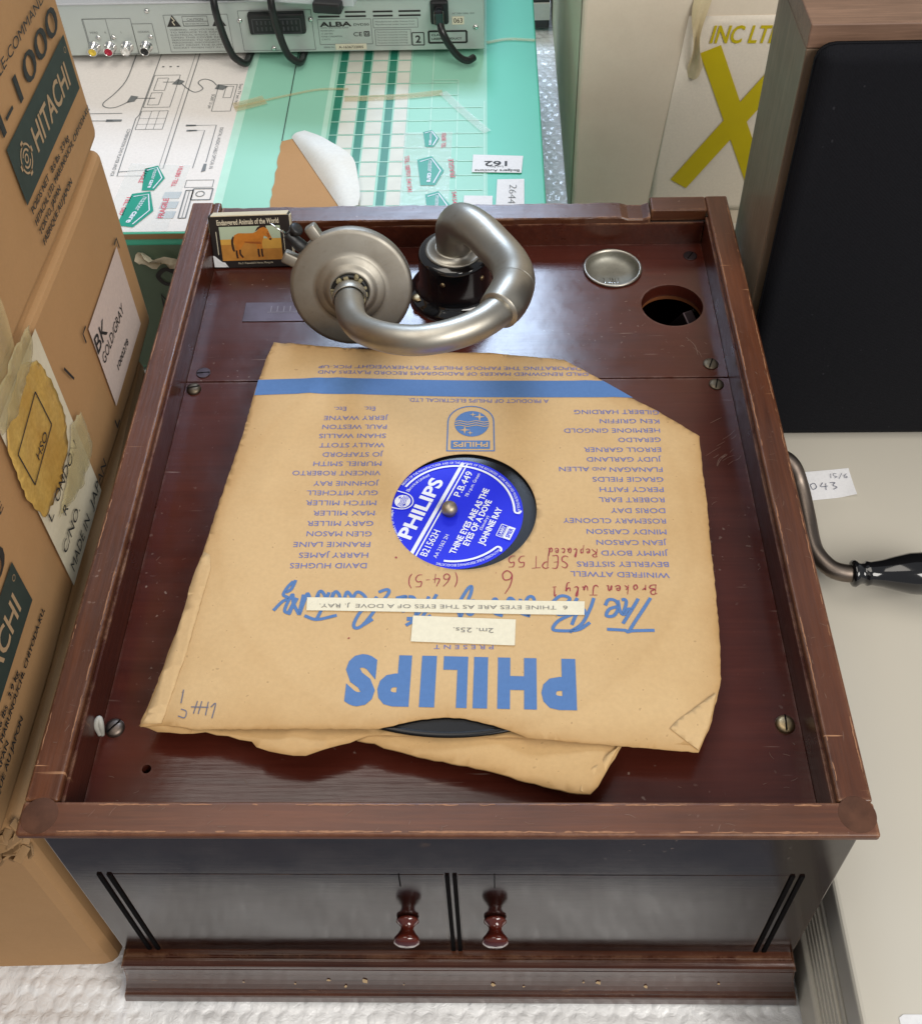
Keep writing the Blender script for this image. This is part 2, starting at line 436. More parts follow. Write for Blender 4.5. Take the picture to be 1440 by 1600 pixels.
def sheet(outline, holes, step, fz, thick, jag=0, jagr=None):
    """thin curved sheet with holes: triangulated, lifted by fz(x, y), given a thickness"""
    if jag:
        o2 = []
        for i, p in enumerate(outline):
            q = outline[(i + 1) % len(outline)]; L = math.dist(p, q); n = max(1, int(L / step * 1.6))
            for k in range(n):
                t = k / n; nx, ny = -(q[1] - p[1]) / L, (q[0] - p[0]) / L
                s_ = random.uniform(-jag, jag) if k else 0
                o2.append((p[0] + (q[0] - p[0]) * t + nx * s_, p[1] + (q[1] - p[1]) * t + ny * s_))
        outline = o2
    V = [Vector(p) for p in outline]; E = [(i, (i + 1) % len(V)) for i in range(len(V))]
    for h in holes:
        o = len(V); V += [Vector(p) for p in h]; E += [(o + i, o + (i + 1) % len(h)) for i in range(len(h))]
    xs = [p[0] for p in outline]; ys = [p[1] for p in outline]
    x = min(xs) + step * .5
    while x < max(xs):
        y = min(ys) + step * .5
        while y < max(ys):
            q = (x + random.uniform(-.2, .2) * step, y + random.uniform(-.2, .2) * step)
            if inside(q, outline) and not any(inside(q, h) for h in holes): V.append(Vector(q))
            y += step
        x += step
    r = delaunay_2d_cdt(V, E, [], 0, 1e-5)
    vv, ff = r[0], r[2]; F = []
    for t in ff:
        c = sum((vv[i] for i in t), Vector((0, 0))) / len(t)
        if inside(c, outline) and not any(inside(c, h) for h in holes): F.append(tuple(t))
    top = [Vector((v.x, v.y, fz(v.x, v.y))) for v in vv]; n = len(top)
    cnt = {}
    for t in F:
        for i in range(len(t)):
            a, b = t[i], t[(i + 1) % len(t)]; cnt.setdefault((min(a, b), max(a, b)), []).append((a, b))
    fs = list(F) + [tuple(i + n for i in reversed(t)) for t in F]
    for e in cnt.values():
        if len(e) == 1: a, b = e[0]; fs.append((b, a, a + n, b + n))
    return top + [v - Vector((0, 0, thick)) for v in top], fs
def edge_tone(verts, outline, reach):
    out = []
    for v in verts:
        p = Vector((v[0], v[1])); d = 1e9
        for i in range(len(outline)):
            a = Vector(outline[i]); b = Vector(outline[(i + 1) % len(outline)]); ab = b - a
            t = max(0, min(1, (p - a).dot(ab) / max(ab.length_squared, 1e-9))); d = min(d, (p - a - ab * t).length)
        out.append(min(1, math.exp(-d / reach)))
    return out
def circle(cx, cy, r, n=48): return [(cx + r * math.cos(2 * math.pi * k / n), cy + r * math.sin(2 * math.pi * k / n)) for k in range(n)]
SLEEVE_TEXT= [('JERRY WAYNE', -39.1, 67.3, -76.1, 67.7, 3.7), ('PAUL WESTON', -39.5, 60.5, -76.4, 60.9, 3.7), ('SHANI WALLIS', -39.6, 53.7, -77.6, 54.1, 3.7), ('WALLY STOTT', -40.0, 46.8, -76.8, 47.2, 3.7), ('JO STAFFORD', -40.4, 40.0, -74.3, 40.3, 3.7), ('MURIEL SMITH', -40.9, 33.3, -78.8, 33.6, 3.7), ('VINCENT ROBERTO', -41.1, 26.6, -89.7, 27.0, 3.7), ('JOHNNIE RAY', -41.5, 19.3, -77.4, 19.6, 3.7), ('GUY MITCHELL', -41.7, 12.7, -80.4, 13.0, 3.7), ('MITCH MILLER', -42.1, 5.8, -80.1, 6.1, 3.7), ('MAX MILLER', -42.5, -1.1, -75.5, -0.9, 3.7), ('GARY MILLER', -42.8, -8.0, -78.0, -7.8, 3.7), ('GLEN MASON', -43.2, -14.9, -77.5, -14.6, 3.7), ('FRANKIE LAINE', -43.5, -21.7, -83.8, -21.5, 3.7), ('HARRY JAMES', -44.1, -28.6, -80.1, -28.4, 3.7), ('DAVID HUGHES', -44.4, -35.2, -84.0, -35.0, 3.7), ('Etc.', -47.0, 74.4, -53.3, 74.5, 3.7), ('Etc.', -63.8, 74.6, -70.8, 74.6, 3.7), ('GILBERT HARDING', 116.0, 70.2, 67.6, 70.8, 3.7), ('KEN GRIFFIN', 115.4, 63.1, 81.7, 63.5, 3.7), ('HERMIONE GINGOLD', 115.0, 56.0, 61.1, 56.6, 3.7), ('GERALDO', 114.6, 49.0, 91.0, 49.2, 3.7), ('ERROLL GARNER', 114.1, 41.8, 71.5, 42.2, 3.7), ('JUDY GARLAND', 113.5, 34.8, 72.5, 35.2, 3.7), ('FLANAGAN', 113.4, 27.5, 84.6, 27.8, 3.7), ('AND', 82.9, 28.4, 75.1, 28.4, 2.7), ('ALLEN', 73.5, 28.2, 57.0, 28.3, 3.7), ('GRACIE FIELDS', 113.1, 20.6, 74.8, 21.0, 3.7), ('PERCY FAITH', 112.5, 13.6, 78.2, 13.9, 3.7), ('ROBERT EARL', 112.2, 6.6, 77.2, 6.9, 3.7), ('DORIS DAY', 111.8, -0.6, 83.1, -0.4, 3.7), ('ROSEMARY CLOONEY', 111.4, -7.5, 57.5, -7.1, 3.7), ('MINDY CARSON', 110.9, -14.6, 69.4, -14.3, 3.7), ('JEAN CARSON', 110.3, -21.5, 74.0, -21.3, 3.6), ('JIMMY BOYD', 110.3, -28.3, 76.0, -28.1, 3.6), ('BEVERLEY SISTERS', 109.8, -35.2, 63.1, -35.0, 3.6), ('WINIFRED ATWELL', 109.5, -42.0, 59.5, -40.9, 3.6), ('PRESENT', 20.2, -83.1, -8.6, -83.0, 2.6), ('PHILIPS', 59.2, -103.8, -50.2, -101.2, 24.4), ('A PRODUCT OF PHILIPS ELECTRICAL LTD.', 53.3, 79.6, -28.1, 81.5, 3.3), ('WORLD RENOWNED MAKERS OF RADIOGRAMS RECORD PLAYERS AND', 83.2, 100.8, -83.1, 104.5, 3.4), ("INCORPORATING THE FAMOUS PHILIPS 'FEATHERWEIGHT' PICK-UP", 83.6, 105.6, -83.2, 109.3, 3.5)]
OUT1 = [(-113.7, 134.2), (-106.4, 132.4), (-94.3, 130.0), (-60.5, 125.6), (-29.1, 122.3), (-5.8, 120.9), (18.6, 120.6), (34.4, 118.2), (63.5, 114.5), (82.4, 99.2), (100.5, 82.4), (113.2, 73.6), (126.2, 62.6), (136.9, 53.2), (135.2, 28.9), (134.7, 4.5), (132.9, -18.6), (132.0, -41.7), (130.9, -61.1), (129.5, -79.9), (127.4, -99.2), (125.3, -105.9), (119.4, -122.5), (112.5, -135.3), (94.6, -134.1), (78.3, -133.1), (57.3, -131.6), (35.3, -130.0), (27.2, -126.5), (19.7, -123.7), (12.6, -121.8), (4.3, -120.1), (-3.1, -119.8), (-12.8, -120.8), (-21.6, -122.7), (-32.6, -125.7), (-45.9, -125.5), (-77.5, -125.2), (-118.0, -124.5), (-134.0, -121.6), (-144.7, -122.3), (-145.0, -119.3), (-142.1, -106.8), (-135.6, -74.0), (-132.8, -38.8), (-130.5, -24.7), (-126.0, 15.8), (-121.4, 57.8), (-119.6, 92.7), (-116.4, 121.3)]
BACK1 = [(-145.8, -121.2), (-136.4, -124.7), (-119.5, -125.4), (-113.7, -124.7), (-97.2, -129.2), (-91.1, -130.2), (-88.7, -133.0), (-76.8, -136.1), (-65.6, -137.0), (-58.8, -134.6), (-45.9, -130.8), (-37.9, -127.0)]
SL2 = [(-42.9, -129.0), (-34.8, -130.3), (-30.5, -132.5), (-18.4, -135.0), (22.9, -144.8), (56.8, -154.6), (62.4, -155.2), (66.1, -151.7), (78.9, -130.7), (88.1, -116.0)]
BANDT = [(-119.6, 101.2), (-93.0, 100.3), (-58.6, 99.4), (-20.5, 98.1), (17.4, 97.1), (58.9, 96.3), (86.7, 96.0)]
BANDB = [(-120.1, 88.0), (-91.6, 87.4), (-57.6, 86.3), (-20.0, 84.8), (17.3, 83.6), (58.2, 82.8), (102.6, 82.1)]
STRIP1 = [(-73.1, -54.3), (65.7, -57.4), (65.0, -65.3), (-72.6, -62.0)]
STRIP2 = [(-19.4, -65.3), (31.3, -67.6), (30.5, -82.2), (-19.9, -80.0)]
STRIPTXT= [('6  THINE EYES ARE AS THE EYES OF A DOVE  J. RAY.', 57.0, -61.5, -66.4, -59.8, 3.0), ('2m. 25s.', 20.3, -74.5, 0.6, -74.0, 3.6)]
SCRIPT = [[(98.6, -74.0), (88.2, -74.2), (85.4, -74.8), (84.3, -73.9), (75.6, -73.3)], [(98.5, -55.3), (94.3, -61.9), (88.5, -70.7), (86.3, -74.6)], [(92.4, -55.7), (89.3, -61.0), (83.6, -70.1)], [(89.3, -61.9), (86.7, -61.9), (84.5, -64.9), (82.8, -62.9), (82.2, -56.6)], [(84.0, -64.9), (86.2, -58.3), (85.6, -56.1), (84.1, -56.6)], [(81.6, -60.3), (77.5, -61.9), (75.9, -65.5), (79.5, -65.5), (82.1, -61.0), (81.1, -57.0), (77.7, -56.3), (75.7, -59.6)], [(70.4, -55.2), (68.1, -61.6), (63.6, -70.0), (57.3, -74.7)], [(67.6, -69.4), (61.2, -73.5), (51.8, -73.8), (49.3, -72.5), (52.6, -68.0), (61.2, -63.9), (65.1, -64.2), (64.7, -61.8), (61.2, -64.8), (58.6, -70.6)], [(62.3, -55.2), (57.4, -62.8), (52.8, -64.8), (50.7, -61.8), (56.5, -58.2), (58.3, -55.2), (53.3, -54.2), (46.2, -61.7)], [(47.2, -64.1), (45.2, -58.8), (41.7, -61.7), (40.3, -54.8), (37.4, -55.1), (35.0, -62.8), (38.3, -65.4), (32.7, -62.5), (34.0, -55.5)], [(29.3, -64.0), (31.7, -58.8), (28.4, -55.0), (24.9, -62.7), (21.6, -55.4), (19.5, -58.7), (20.6, -63.4), (24.9, -65.3)], [(12.5, -60.0), (9.2, -64.6), (6.9, -62.0), (9.4, -56.7), (12.5, -57.6), (12.5, -60.0)], [(5.0, -70.5), (3.0, -60.0), (6.8, -50.6), (9.3, -47.9), (9.1, -52.0), (5.8, -61.3), (1.5, -72.4)], [(-8.0, -52.6), (-12.2, -61.2), (-18.6, -72.3)], [(-10.4, -65.2), (-16.5, -69.1)], [(-11.9, -53.9), (-14.5, -60.6), (-18.8, -66.5)], [(-14.5, -59.9), (-17.3, -60.6), (-19.3, -54.8), (-22.2, -53.9)], [(-21.3, -59.9), (-24.6, -62.5), (-26.5, -57.2), (-23.3, -53.9), (-28.4, -54.8)]]
SCRIPT2 = [[(-37.3, -51.3), (-33.2, -49.7), (-32.3, -52.0), (-37.6, -60.5), (-43.6, -70.1), (-47.3, -72.2), (-48.3, -69.4), (-45.2, -62.4), (-40.4, -60.7)], [(-43.6, -70.1), (-39.4, -66.9)], [(-38.0, -53.9), (-42.1, -60.5), (-45.4, -59.8), (-43.6, -54.6), (-48.3, -51.2), (-51.0, -59.1)], [(-50.3, -54.5), (-53.3, -51.2), (-55.0, -58.4), (-57.2, -52.5), (-59.5, -51.2), (-61.6, -59.1), (-60.1, -51.2)], [(-61.6, -59.1), (-65.1, -51.8), (-67.4, -51.1), (-69.4, -59.7)], [(-67.0, -66.8), (-64.4, -59.1), (-62.3, -51.2)], [(-73.3, -64.9), (-67.0, -67.1), (-57.2, -64.9)], [(-67.3, -52.5), (-70.0, -59.0), (-73.0, -51.8), (-74.6, -57.7), (-76.1, -64.2), (-75.1, -52.4)], [(-76.1, -64.2), (-79.6, -57.7), (-80.8, -52.4), (-83.6, -61.6), (-80.1, -63.5)], [(-81.1, -44.4), (-83.6, -47.7), (-85.3, -52.4), (-82.8, -54.4), (-85.8, -57.0), (-89.2, -61.8)], [(-80.0, -43.7), (-81.7, -49.1), (-84.3, -51.1)], [(-78.3, -54.4), (-81.7, -64.2)], [(-22.7, -70.8), (-18.5, -67.0), (-17.8, -57.9)], [(-22.4, -67.0), (-18.5, -67.0)]]
RED = [[(28.7, -37.7), (25.8, -38.1), (22.9, -41.8), (22.0, -44.6), (24.0, -45.3), (26.9, -43.2), (26.3, -39.1)], [(22.3, -43.9), (20.5, -50.0), (19.6, -52.3)], [(19.0, -43.6), (18.7, -44.1)], [(1.3, -39.4), (-0.2, -42.4), (-3.5, -46.5), (-6.0, -49.5)], [(-4.8, -39.3), (-8.0, -41.3), (-9.1, -45.1), (-7.2, -46.5), (-4.7, -44.0), (-6.0, -40.7)], [(-8.3, -40.7), (-12.1, -46.5), (-13.8, -47.1)], [(-11.5, -41.0), (-14.9, -49.2)], [(-15.0, -45.4), (-18.5, -45.1)], [(-16.9, -42.0), (-20.8, -45.1), (-19.5, -49.2), (-22.4, -48.9)], [(57.9, -29.4), (56.6, -31.8), (58.8, -34.6), (55.2, -37.1)], [(54.4, -29.8), (50.6, -37.1)], [(53.8, -29.8), (50.3, -30.1)], [(52.5, -33.2), (49.0, -33.6)], [(50.6, -37.1), (47.7, -37.4)], [(48.8, -30.1), (46.0, -37.4)], [(47.3, -33.6), (44.5, -31.5), (46.3, -29.8), (48.0, -30.4)], [(43.9, -37.4), (37.9, -37.6)], [(41.6, -30.0), (39.6, -37.6)], [(36.9, -30.3), (34.6, -30.0)], [(36.4, -30.3), (35.7, -33.1), (33.1, -34.2), (33.9, -37.0), (31.2, -37.0)], [(32.9, -30.0), (30.2, -30.0)], [(32.3, -30.0), (31.3, -33.1), (29.3, -34.2), (29.8, -36.7), (27.0, -36.4)]]
RED2 = [[(101.3, -47.7), (100.3, -47.0), (96.3, -52.7), (98.4, -53.7), (99.1, -50.0), (101.0, -48.4)], [(96.3, -52.4), (94.8, -50.8), (96.1, -49.0), (97.7, -49.7)], [(93.6, -51.7), (92.7, -49.0), (91.3, -51.7), (90.4, -49.0)], [(89.7, -50.3), (88.1, -49.7), (88.5, -51.7), (89.9, -51.0)], [(87.2, -53.0), (86.1, -46.9)], [(86.3, -50.3), (84.2, -48.3)], [(86.1, -50.3), (83.4, -52.3)], [(82.5, -49.0), (81.1, -51.7), (80.2, -49.6)], [(79.4, -51.6), (78.6, -48.5), (77.0, -51.6), (76.0, -48.9)], [(73.0, -46.9), (69.7, -52.9)], [(74.6, -47.6), (71.3, -46.6)], [(71.7, -52.5), (69.2, -53.1)], [(67.1, -49.6), (65.8, -52.0), (64.6, -49.6), (63.8, -51.7)], [(63.0, -52.5), (61.5, -47.9)], [(60.5, -50.2), (59.3, -52.2), (58.6, -49.5)], [(59.5, -48.2), (56.9, -54.2)], [(52.2, -49.2), (50.5, -52.9)], [(52.8, -52.5), (49.7, -53.0)]]
RED3 = [[(73.9, -25.0), (71.2, -28.7)], [(71.2, -28.7), (69.8, -26.6), (72.4, -25.4), (71.0, -24.4)], [(69.6, -27.1), (67.8, -25.8), (68.9, -28.0)], [(67.4, -24.3), (64.6, -29.2)], [(66.6, -26.2), (64.6, -25.8), (64.9, -27.4)], [(63.5, -27.8), (61.9, -23.7)], [(61.7, -26.8), (59.8, -25.3), (60.5, -27.5), (59.0, -25.3)], [(57.7, -27.0), (56.2, -26.1), (56.7, -27.7)], [(55.5, -26.5), (53.7, -25.5), (54.5, -27.5)], [(52.8, -27.7), (49.8, -24.2), (47.7, -25.7), (49.2, -26.9), (51.7, -26.5)], [(46.7, -24.5), (46.3, -25.0)]]
PEN = [[(-126.9, -104.6), (-127.0, -111.5)], [(-126.5, -114.4), (-123.9, -115.5), (-124.2, -118.6), (-127.4, -117.8)], [(-119.3, -110.4), (-120.3, -116.7)], [(-122.0, -113.3), (-113.5, -113.8)], [(-117.2, -110.6), (-118.0, -117.0)], [(-114.0, -111.0), (-114.4, -117.8)], [(-112.5, -113.8), (-110.4, -112.1), (-111.1, -119.3)]]
DOTS = [[(-29.4, -29.5), (-29.8, -30.4)], [(-50.4, -77.6), (-50.1, -78.1)]]
# ------------------------------------------------------------------ setting
tag(MB().box((-6, -4, -.80), (6, 8, -.74)).build('floor', 'floor'), kind='structure')
tb = thing('folding_table', 'pale trestle table under the bubble wrap carrying the whole display', 'table', (0, .8, 0))
MB().box((-.95, -.850, -.034), (1.1, .9, -.006), .004).build('tabletop', 'table', tb)
for sx in (-.85, 1.0):
    for sy in (-.7, .8): MB().box((sx - .018, sy - .018, -.74), (sx + .018, sy + .018, -.035)).build('leg', 'iron', tb)
def wrap_z(x, y):
    p = .0105; j = round(y / (p * .866)); best = 9
    for jj in (j - 1, j, j + 1):
        ox = (jj % 2) * .5 * p; i = round((x - ox) / p)
        for ii in (i - 1, i, i + 1): best = min(best, math.hypot(x - ox - ii * p, y - jj * p * .866))
    d = best / (.0048); dome = .0010 * max(0, 1 - d * d) ** .5 if d < 1 else 0
    return -.0045 + dome * (.25 + .95 * (math.sin(round(x / .0105) * 12.9 + round(y / .0091) * 78.2) * 43758.5 % 1)) + .0013 * math.sin(x * 61 + 2 + 2 * math.sin(y * 90)) * math.sin(y * 83 + math.sin(x * 40))
def wrap(x0, x1, y0, y1, st):
    nx = int((x1 - x0) / st); ny = int((y1 - y0) / st)
    vs = [(x0 + i * st, y0 + j * st, wrap_z(x0 + i * st, y0 + j * st)) for j in range(ny + 1) for i in range(nx + 1)]
    return vs, [(j * (nx + 1) + i, j * (nx + 1) + i + 1, (j + 1) * (nx + 1) + i + 1, (j + 1) * (nx + 1) + i) for j in range(ny) for i in range(nx)]
bw = thing('bubble_wrap', 'white bubble wrap spread over the table below the wooden cabinet', 'bubble wrap')
for a in ((-.34, .24, -.050, .05, .0011), (.02, .14, .5, 1.22, .0016), (-.34, -.18, .0511, .55, .0022)):
    m = MB(); m.add(*wrap(*a), smooth=True); m.build('film_sheet', 'bubble', bw)

# ------------------------------------------------------------------ gramophone
ZR, ZB, D = .2369, .2097, .4409
G = thing('gramophone', 'old mahogany table gramophone with open lidless tray, two small doors and wind-up crank', 'gramophone', (0, .22, 0))
def gp(mb, name, mats, parent=None): 
    o = mb.build(name, mats, G if parent is None else parent)
    if parent is None: o.location = (0, -.22, 0)
    return o
BX, BY, T = .1815, .0105, .0125
b = MB()
b.box((-BX, BY, .008), (BX, BY + .0042, ZR - .0047), .0008); gp(b, 'front_panel', 'body'); b = MB()
b.box((-BX, BY + .0046, .008), (-BX + T, D - .004, ZR - .0045), .0008)
gp(b, 'side_panel', 'body'); b = MB()
b.box((BX - T, BY + .0046, .008), (BX, D - .004, ZR - .0045), .0008); gp(b, 'side_panel', 'body'); b = MB()
b.box((-BX + T + .0005, D - .004 - T, .008), (BX - T - .0005, D - .0045, ZR - .009), .0008)
gp(b, 'back_panel', 'body'); b = MB()
b.box((-BX + T, BY + T, .004), (BX - T, D - .02, .0075))
gp(b, 'bottom_panel', 'body')
# inner walls of the tray
w = MB()
w.box((-.1682, .0152, ZB - .004), (-.1664, D - .0175, ZR - .0048), .0003)
gp(w, 'tray_lining', 'wall'); w = MB()
w.box((.1664, .0152, ZB - .004), (.1682, D - .0175, ZR - .0048), .0003)
gp(w, 'tray_lining', 'wall'); w = MB()
w.box((-.1660, D - .0175, ZB - .004), (.1660, D - .0165, ZR - .0092), .0003)
gp(w, 'tray_lining', 'wall')
# moulded rim
def rim(name, c0, c1, mt, bev=.0013):
    return gp(MB().box(c0, c1, bev, 4), name, mt)
rw = .0149
rim('front_rail', (-.1825, 0, ZR - .0045), (.1825, rw, ZR), 'mahogany_top_x')
rim('side_rail', (-.1825, rw + .0002, ZR - .0046), (-.1825 + rw, D, ZR - .0001), 'mahogany_top')
rim('side_rail', (.1825 - rw, rw + .0002, ZR - .0046), (.1825, D, ZR - .0001), 'mahogany_top')
rim('corner_block', (-.1676, D - .0150, ZR - .0094), (-.1285 - .034, D - .0002, ZR - .0002), 'mahogany_back')
rim('corner_block', (.1300, D - .0152, ZR - .0094), (.1676, D - .0002, ZR - .0002), 'mahogany_top_x')
rb = MB()
xs = [-.1622 + (.2918) * i / 60 for i in range(61)]; vs = []; 
for x in xs:
    c = .0004 * math.sin(x * 140) + random.uniform(-.0004, .0004); d_ = -.0018 if .112 < x < .1285 else 0
    vs += [(x, D - .0172 + c * .5, ZR - .0098), (x, D - .0172 + c * .5, ZR - .0052 + d_), (x, D - .0166, ZR - .0044 + d_), (x, D - .0012 + c, ZR - .0044 + d_), (x, D - .0004 + c, ZR - .0052 + d_), (x, D - .0004 + c, ZR - .0098)]
fs = []
for i in range(60):
    for k in range(5): fs.append((6 * i + k, 6 * i + k + 1, 6 * i + 7 + k, 6 * i + 6 + k))
fs += [tuple(range(6)), tuple(reversed(range(360, 366)))]
rb.add(vs, fs); gp(rb, 'back_rail', 'mahogany_back')
for x, y, r in ((-.1738, .0084, .0080), (.1746, .0094, .0080)):
    gp(MB().lathe([(r, 0), (r, .0001), (r - .0002, .00018), (0, .00018)], Matrix.Translation((x, y, ZR - .0001))), 'corner_pad',
       plain('scuffed_pad', (.080, .034, .019), .7, spec=.2, var=.6, scale=130, bump=.15))
# motor boards
SEAM = .2945
def board(name, x0, y0, x1, y1, holes, th=.0095):
    vs, fs = sheet([(x0, y0), (x1, y0), (x1, y1), (x0, y1)], holes, .03, lambda x, y: ZB, th)
    b = bmesh.new(); bv = [b.verts.new(v) for v in vs]
    for f in fs:
        try: b.faces.new([bv[i] for i in f])
        except ValueError: pass
    bmesh.ops.recalc_face_normals(b, faces=b.faces[:])
    return gp(MB().bm(b), name, 'board')
board('motor_board', -.1662, SEAM + .0006, .1662, D - .0176, [circle(.1395, .3606, .0199, 64), circle(.1037, .3972, .0178, 64)])
board('motor_board', -.1662, .0152, .1662, SEAM - .0006, [circle(-.1405, .0424, .0022, 16)])
gp(MB().lathe([(.0199, -.0001), (.0202, -.009), (.0206, -.013)], Matrix.Translation((.1395, .3606, ZB)), 64, close=False), 'hole_lining', 'rawwood')
k = MB(); k.box((-.004, -.016, -.014), (.004, .016, .01), .001, mat=Matrix.Translation((.1535, .354, .186)) @ Euler((.5, .1, .5)).to_matrix().to_4x4())
gp(k, 'inner_bracket', 'plate')
# needle cup
cz = Matrix.Translation((.1037, .3972, ZB))
nc = gp(MB().lathe([(.0178, .0002), (.0192, .0004), (.0196, .0014), (.0189, .0022), (.0177, .0020), (.0172, .0006)], cz, 64, close=False), 'needle_cup', 'nickel')
MB().lathe([(.0173, .0010), (.0171, -.0022), (.0160, -.0046), (.0125, -.0062), (.007, -.0068), (0, -.007)], cz, 64, close=False).build('dish', 'dish', nc)
nd = MB()
for i in range(9):
    x = .0985 + i * .0010; a = random.uniform(-.5, .5)
    nd.tube([(x, .3850, ZB - .0040), (x + .004 * a, .3945, ZB - .0056)], .00028, 6, sub=1)
gp(nd, 'needles', 'chrome')
# screws
def screw(x, y, r=.0043, mt='screw', dome=.0016, ang=.6, z=ZB):
    m = MB().lathe([(r, 0), (r, .0005), (r * .9, dome * .75), (r * .5, dome), (0, dome * 1.02)], Matrix.Translation((x, y, z)), 24)
    c, s_ = math.cos(ang), math.sin(ang); h = .00042
    q = [(x + c * r * .9 - s_ * h * sg * 1, y + s_ * r * .9 + c * h * sg) for sg in (1, -1)] + [(x - c * r * .9 - s_ * h * sg, y - s_ * r * .9 + c * h * sg) for sg in (-1, 1)]
    m.add([(a, b_, z + dome * 1.08) for a, b_ in q], [(0, 1, 2, 3)], 1)
    return gp(m, 'screw', [mt, 'groove'])
for a in ((.1572, .4099, .0045, 'plate', .0006, 1.0), (.1570, .3060, .0047, 'screw', .0012, 1.2), (.1580, .2884, .0045, 'screw', .0014, 1.3), (-.1571, .3022, .0044, 'plate', .0006, .1), (-.1606, .2879, .0045, 'screw', .0025, .3), (-.1598, .0628, .0047, 'iron', .0026, .9), (.1591, .0645, .0047, 'brass', .0024, 1.5)):
    screw(*a)
gp(MB().lathe([(.0085, 0), (.0085, .0012), (.0078, .0016), (.003, .0016)], Matrix.Translation((-.0008, .3410, ZB)), 32), 'washer', 'brass')
screw(-.0008, .3410, .0046, 'brass', .0016, .9, ZB + .0016)
m = MB()
m.tube([(-.1648, .0575, ZB + .004), (-.1658, .0600, ZB + .0095), (-.1645, .0625, ZB + .011), (-.1636, .0600, ZB + .009), (-.1640, .0580, ZB + .003)], [.0010, .0015, .0013, .0014, .0010], 12)
gp(m, 'rubber_scrap', plain('dirty_white_rubber', (.36, .35, .31), .6, var=.35, scale=300))
# name plate
m = MB().box((-.1395, .3485, ZB), (-.0870, .3668, ZB + .0006), .0002)
pf = lambda x, y: (x, y, ZB + .00072)
for i in range(7): stroke(m, [(-.122 + i * .0042, .3575), (-.122 + i * .0042, .363)], .0005, pf, 1, 1)
stroke(m, [(-.124, .3570), (-.09, .3570)], .0004, pf, 1, 1)
gp(m, 'name_plate', ['plate', plain('plate_engraving', (.16, .13, .12), .4, .6)])
# turntable and spindle
SX, SY, ZS = .0015, .179, .2277
gp(MB().lathe([(.004, ZB - .001), (.118, ZB + .004), (.119, ZB + .0105), (.0, ZB + .0105)], Matrix.Translation((SX, SY, 0)), 96), 'turntable', 'black_matt')
gp(MB().lathe([(.0034, -.012), (.0034, .0022), (.0043, .0024), (.0043, .0034), (.0039, .0052), (.0026, .0066), (0, .0071)], Matrix.Translation((SX - .0026, SY, ZS - .001)), 32), 'spindle', 'spindle')

# front: two doors with knobs, grooves, base moulding
f = lambda x, z: (x, BY - .0007, z)
def gv(x0, x1, z0, z1): gp(MB().box((x0, BY - .0007, z0), (x1, BY + .001, z1), 0), 'groove', 'groove')
for x in (-.1680, -.1632, -.0022, .0014, .1600, .1645):
    gv(x, x + .0021, .0585, .1662)
dr = MB().box((-.1605, BY - .0002, .0590), (-.0028, BY + .002, .1660), .0002)
dl = gp(dr, 'door', 'body'); dl2 = gp(MB().box((.0040, BY - .0002, .0590), (.1596, BY + .002, .1660), .0002), 'door', 'body')
for d_, x in ((dl, -.0232), (dl2, .0214)):
    kn = MB().lathe([(.0054, 0), (.0058, .0008), (.0058, .0018), (.0045, .0026), (.0034, .0042), (.0034, .0056), (.0048, .0078), (.0064, .0096), (.0068, .0110), (.0063, .0122), (.0042, .0132), (0, .0136)], axis_mat((x, BY - .0004, .1075), (0, -1, .0)), 40)
    o = kn.build('door_knob', 'knob', d_)
for x, z0, z1 in ((-.0240, .1520, .1660), (.0213, .1505, .1660)):
    gp(MB().box((x - .00025, BY - .0006, z0), (x + .00025, BY, z1)), 'veneer_crack', 'groove')
prof = [(.0, .0578), (.0028, .0577), (.0031, .0566), (.0036, .0562), (.0044, .0566), (.0056, .0564), (.0068, .0555), (.0077, .0538), (.0079, .0516), (.0077, .0496), (.0068, .0484), (.0062, .0476), (.0062, .0464), (.0068, .0450), (.0067, .0400), (.0064, .0340), (.0066, .0280), (.0073, .0220), (.0084, .0172), (.0094, .0150), (.0090, .0138), (.0094, .0128), (.0104, .0118), (.0108, .0098), (.0108, .0008), (.0098, 0)]
mo = MB(); vs = []; fs = []; n = len(prof)
ringpts = lambda o: [(-BX - o * .82, D - .006), (-BX - o * .82, BY - o), (BX + o * .82, BY - o), (BX + o * .82, D - .006)]
for o_, z in prof:
    os_ = .0092 * (1 - z / .0575) + (o_ - .0095) * .35 + .0008
    for x, y in ((-BX - os_, D - .006), (-BX - os_, BY - o_), (BX + os_, BY - o_), (BX + os_, D - .006)): vs.append((x, y, z))
for i in range(n - 1):
    for k_ in range(3): fs.append((i * 4 + k_, (i + 1) * 4 + k_, (i + 1) * 4 + k_ + 1, i * 4 + k_ + 1))
b = bmesh.new(); bv = [b.verts.new(v) for v in vs]
for q in fs: b.faces.new([bv[i] for i in q])
bmesh.ops.recalc_face_normals(b, faces=b.faces[:])
mo.bm(b)
gp(mo, 'base_moulding', 'base')
rnd = random.Random(4); bare = plain('bare_chipped_wood', (.48, .33, .17), .7, var=.4, scale=400)
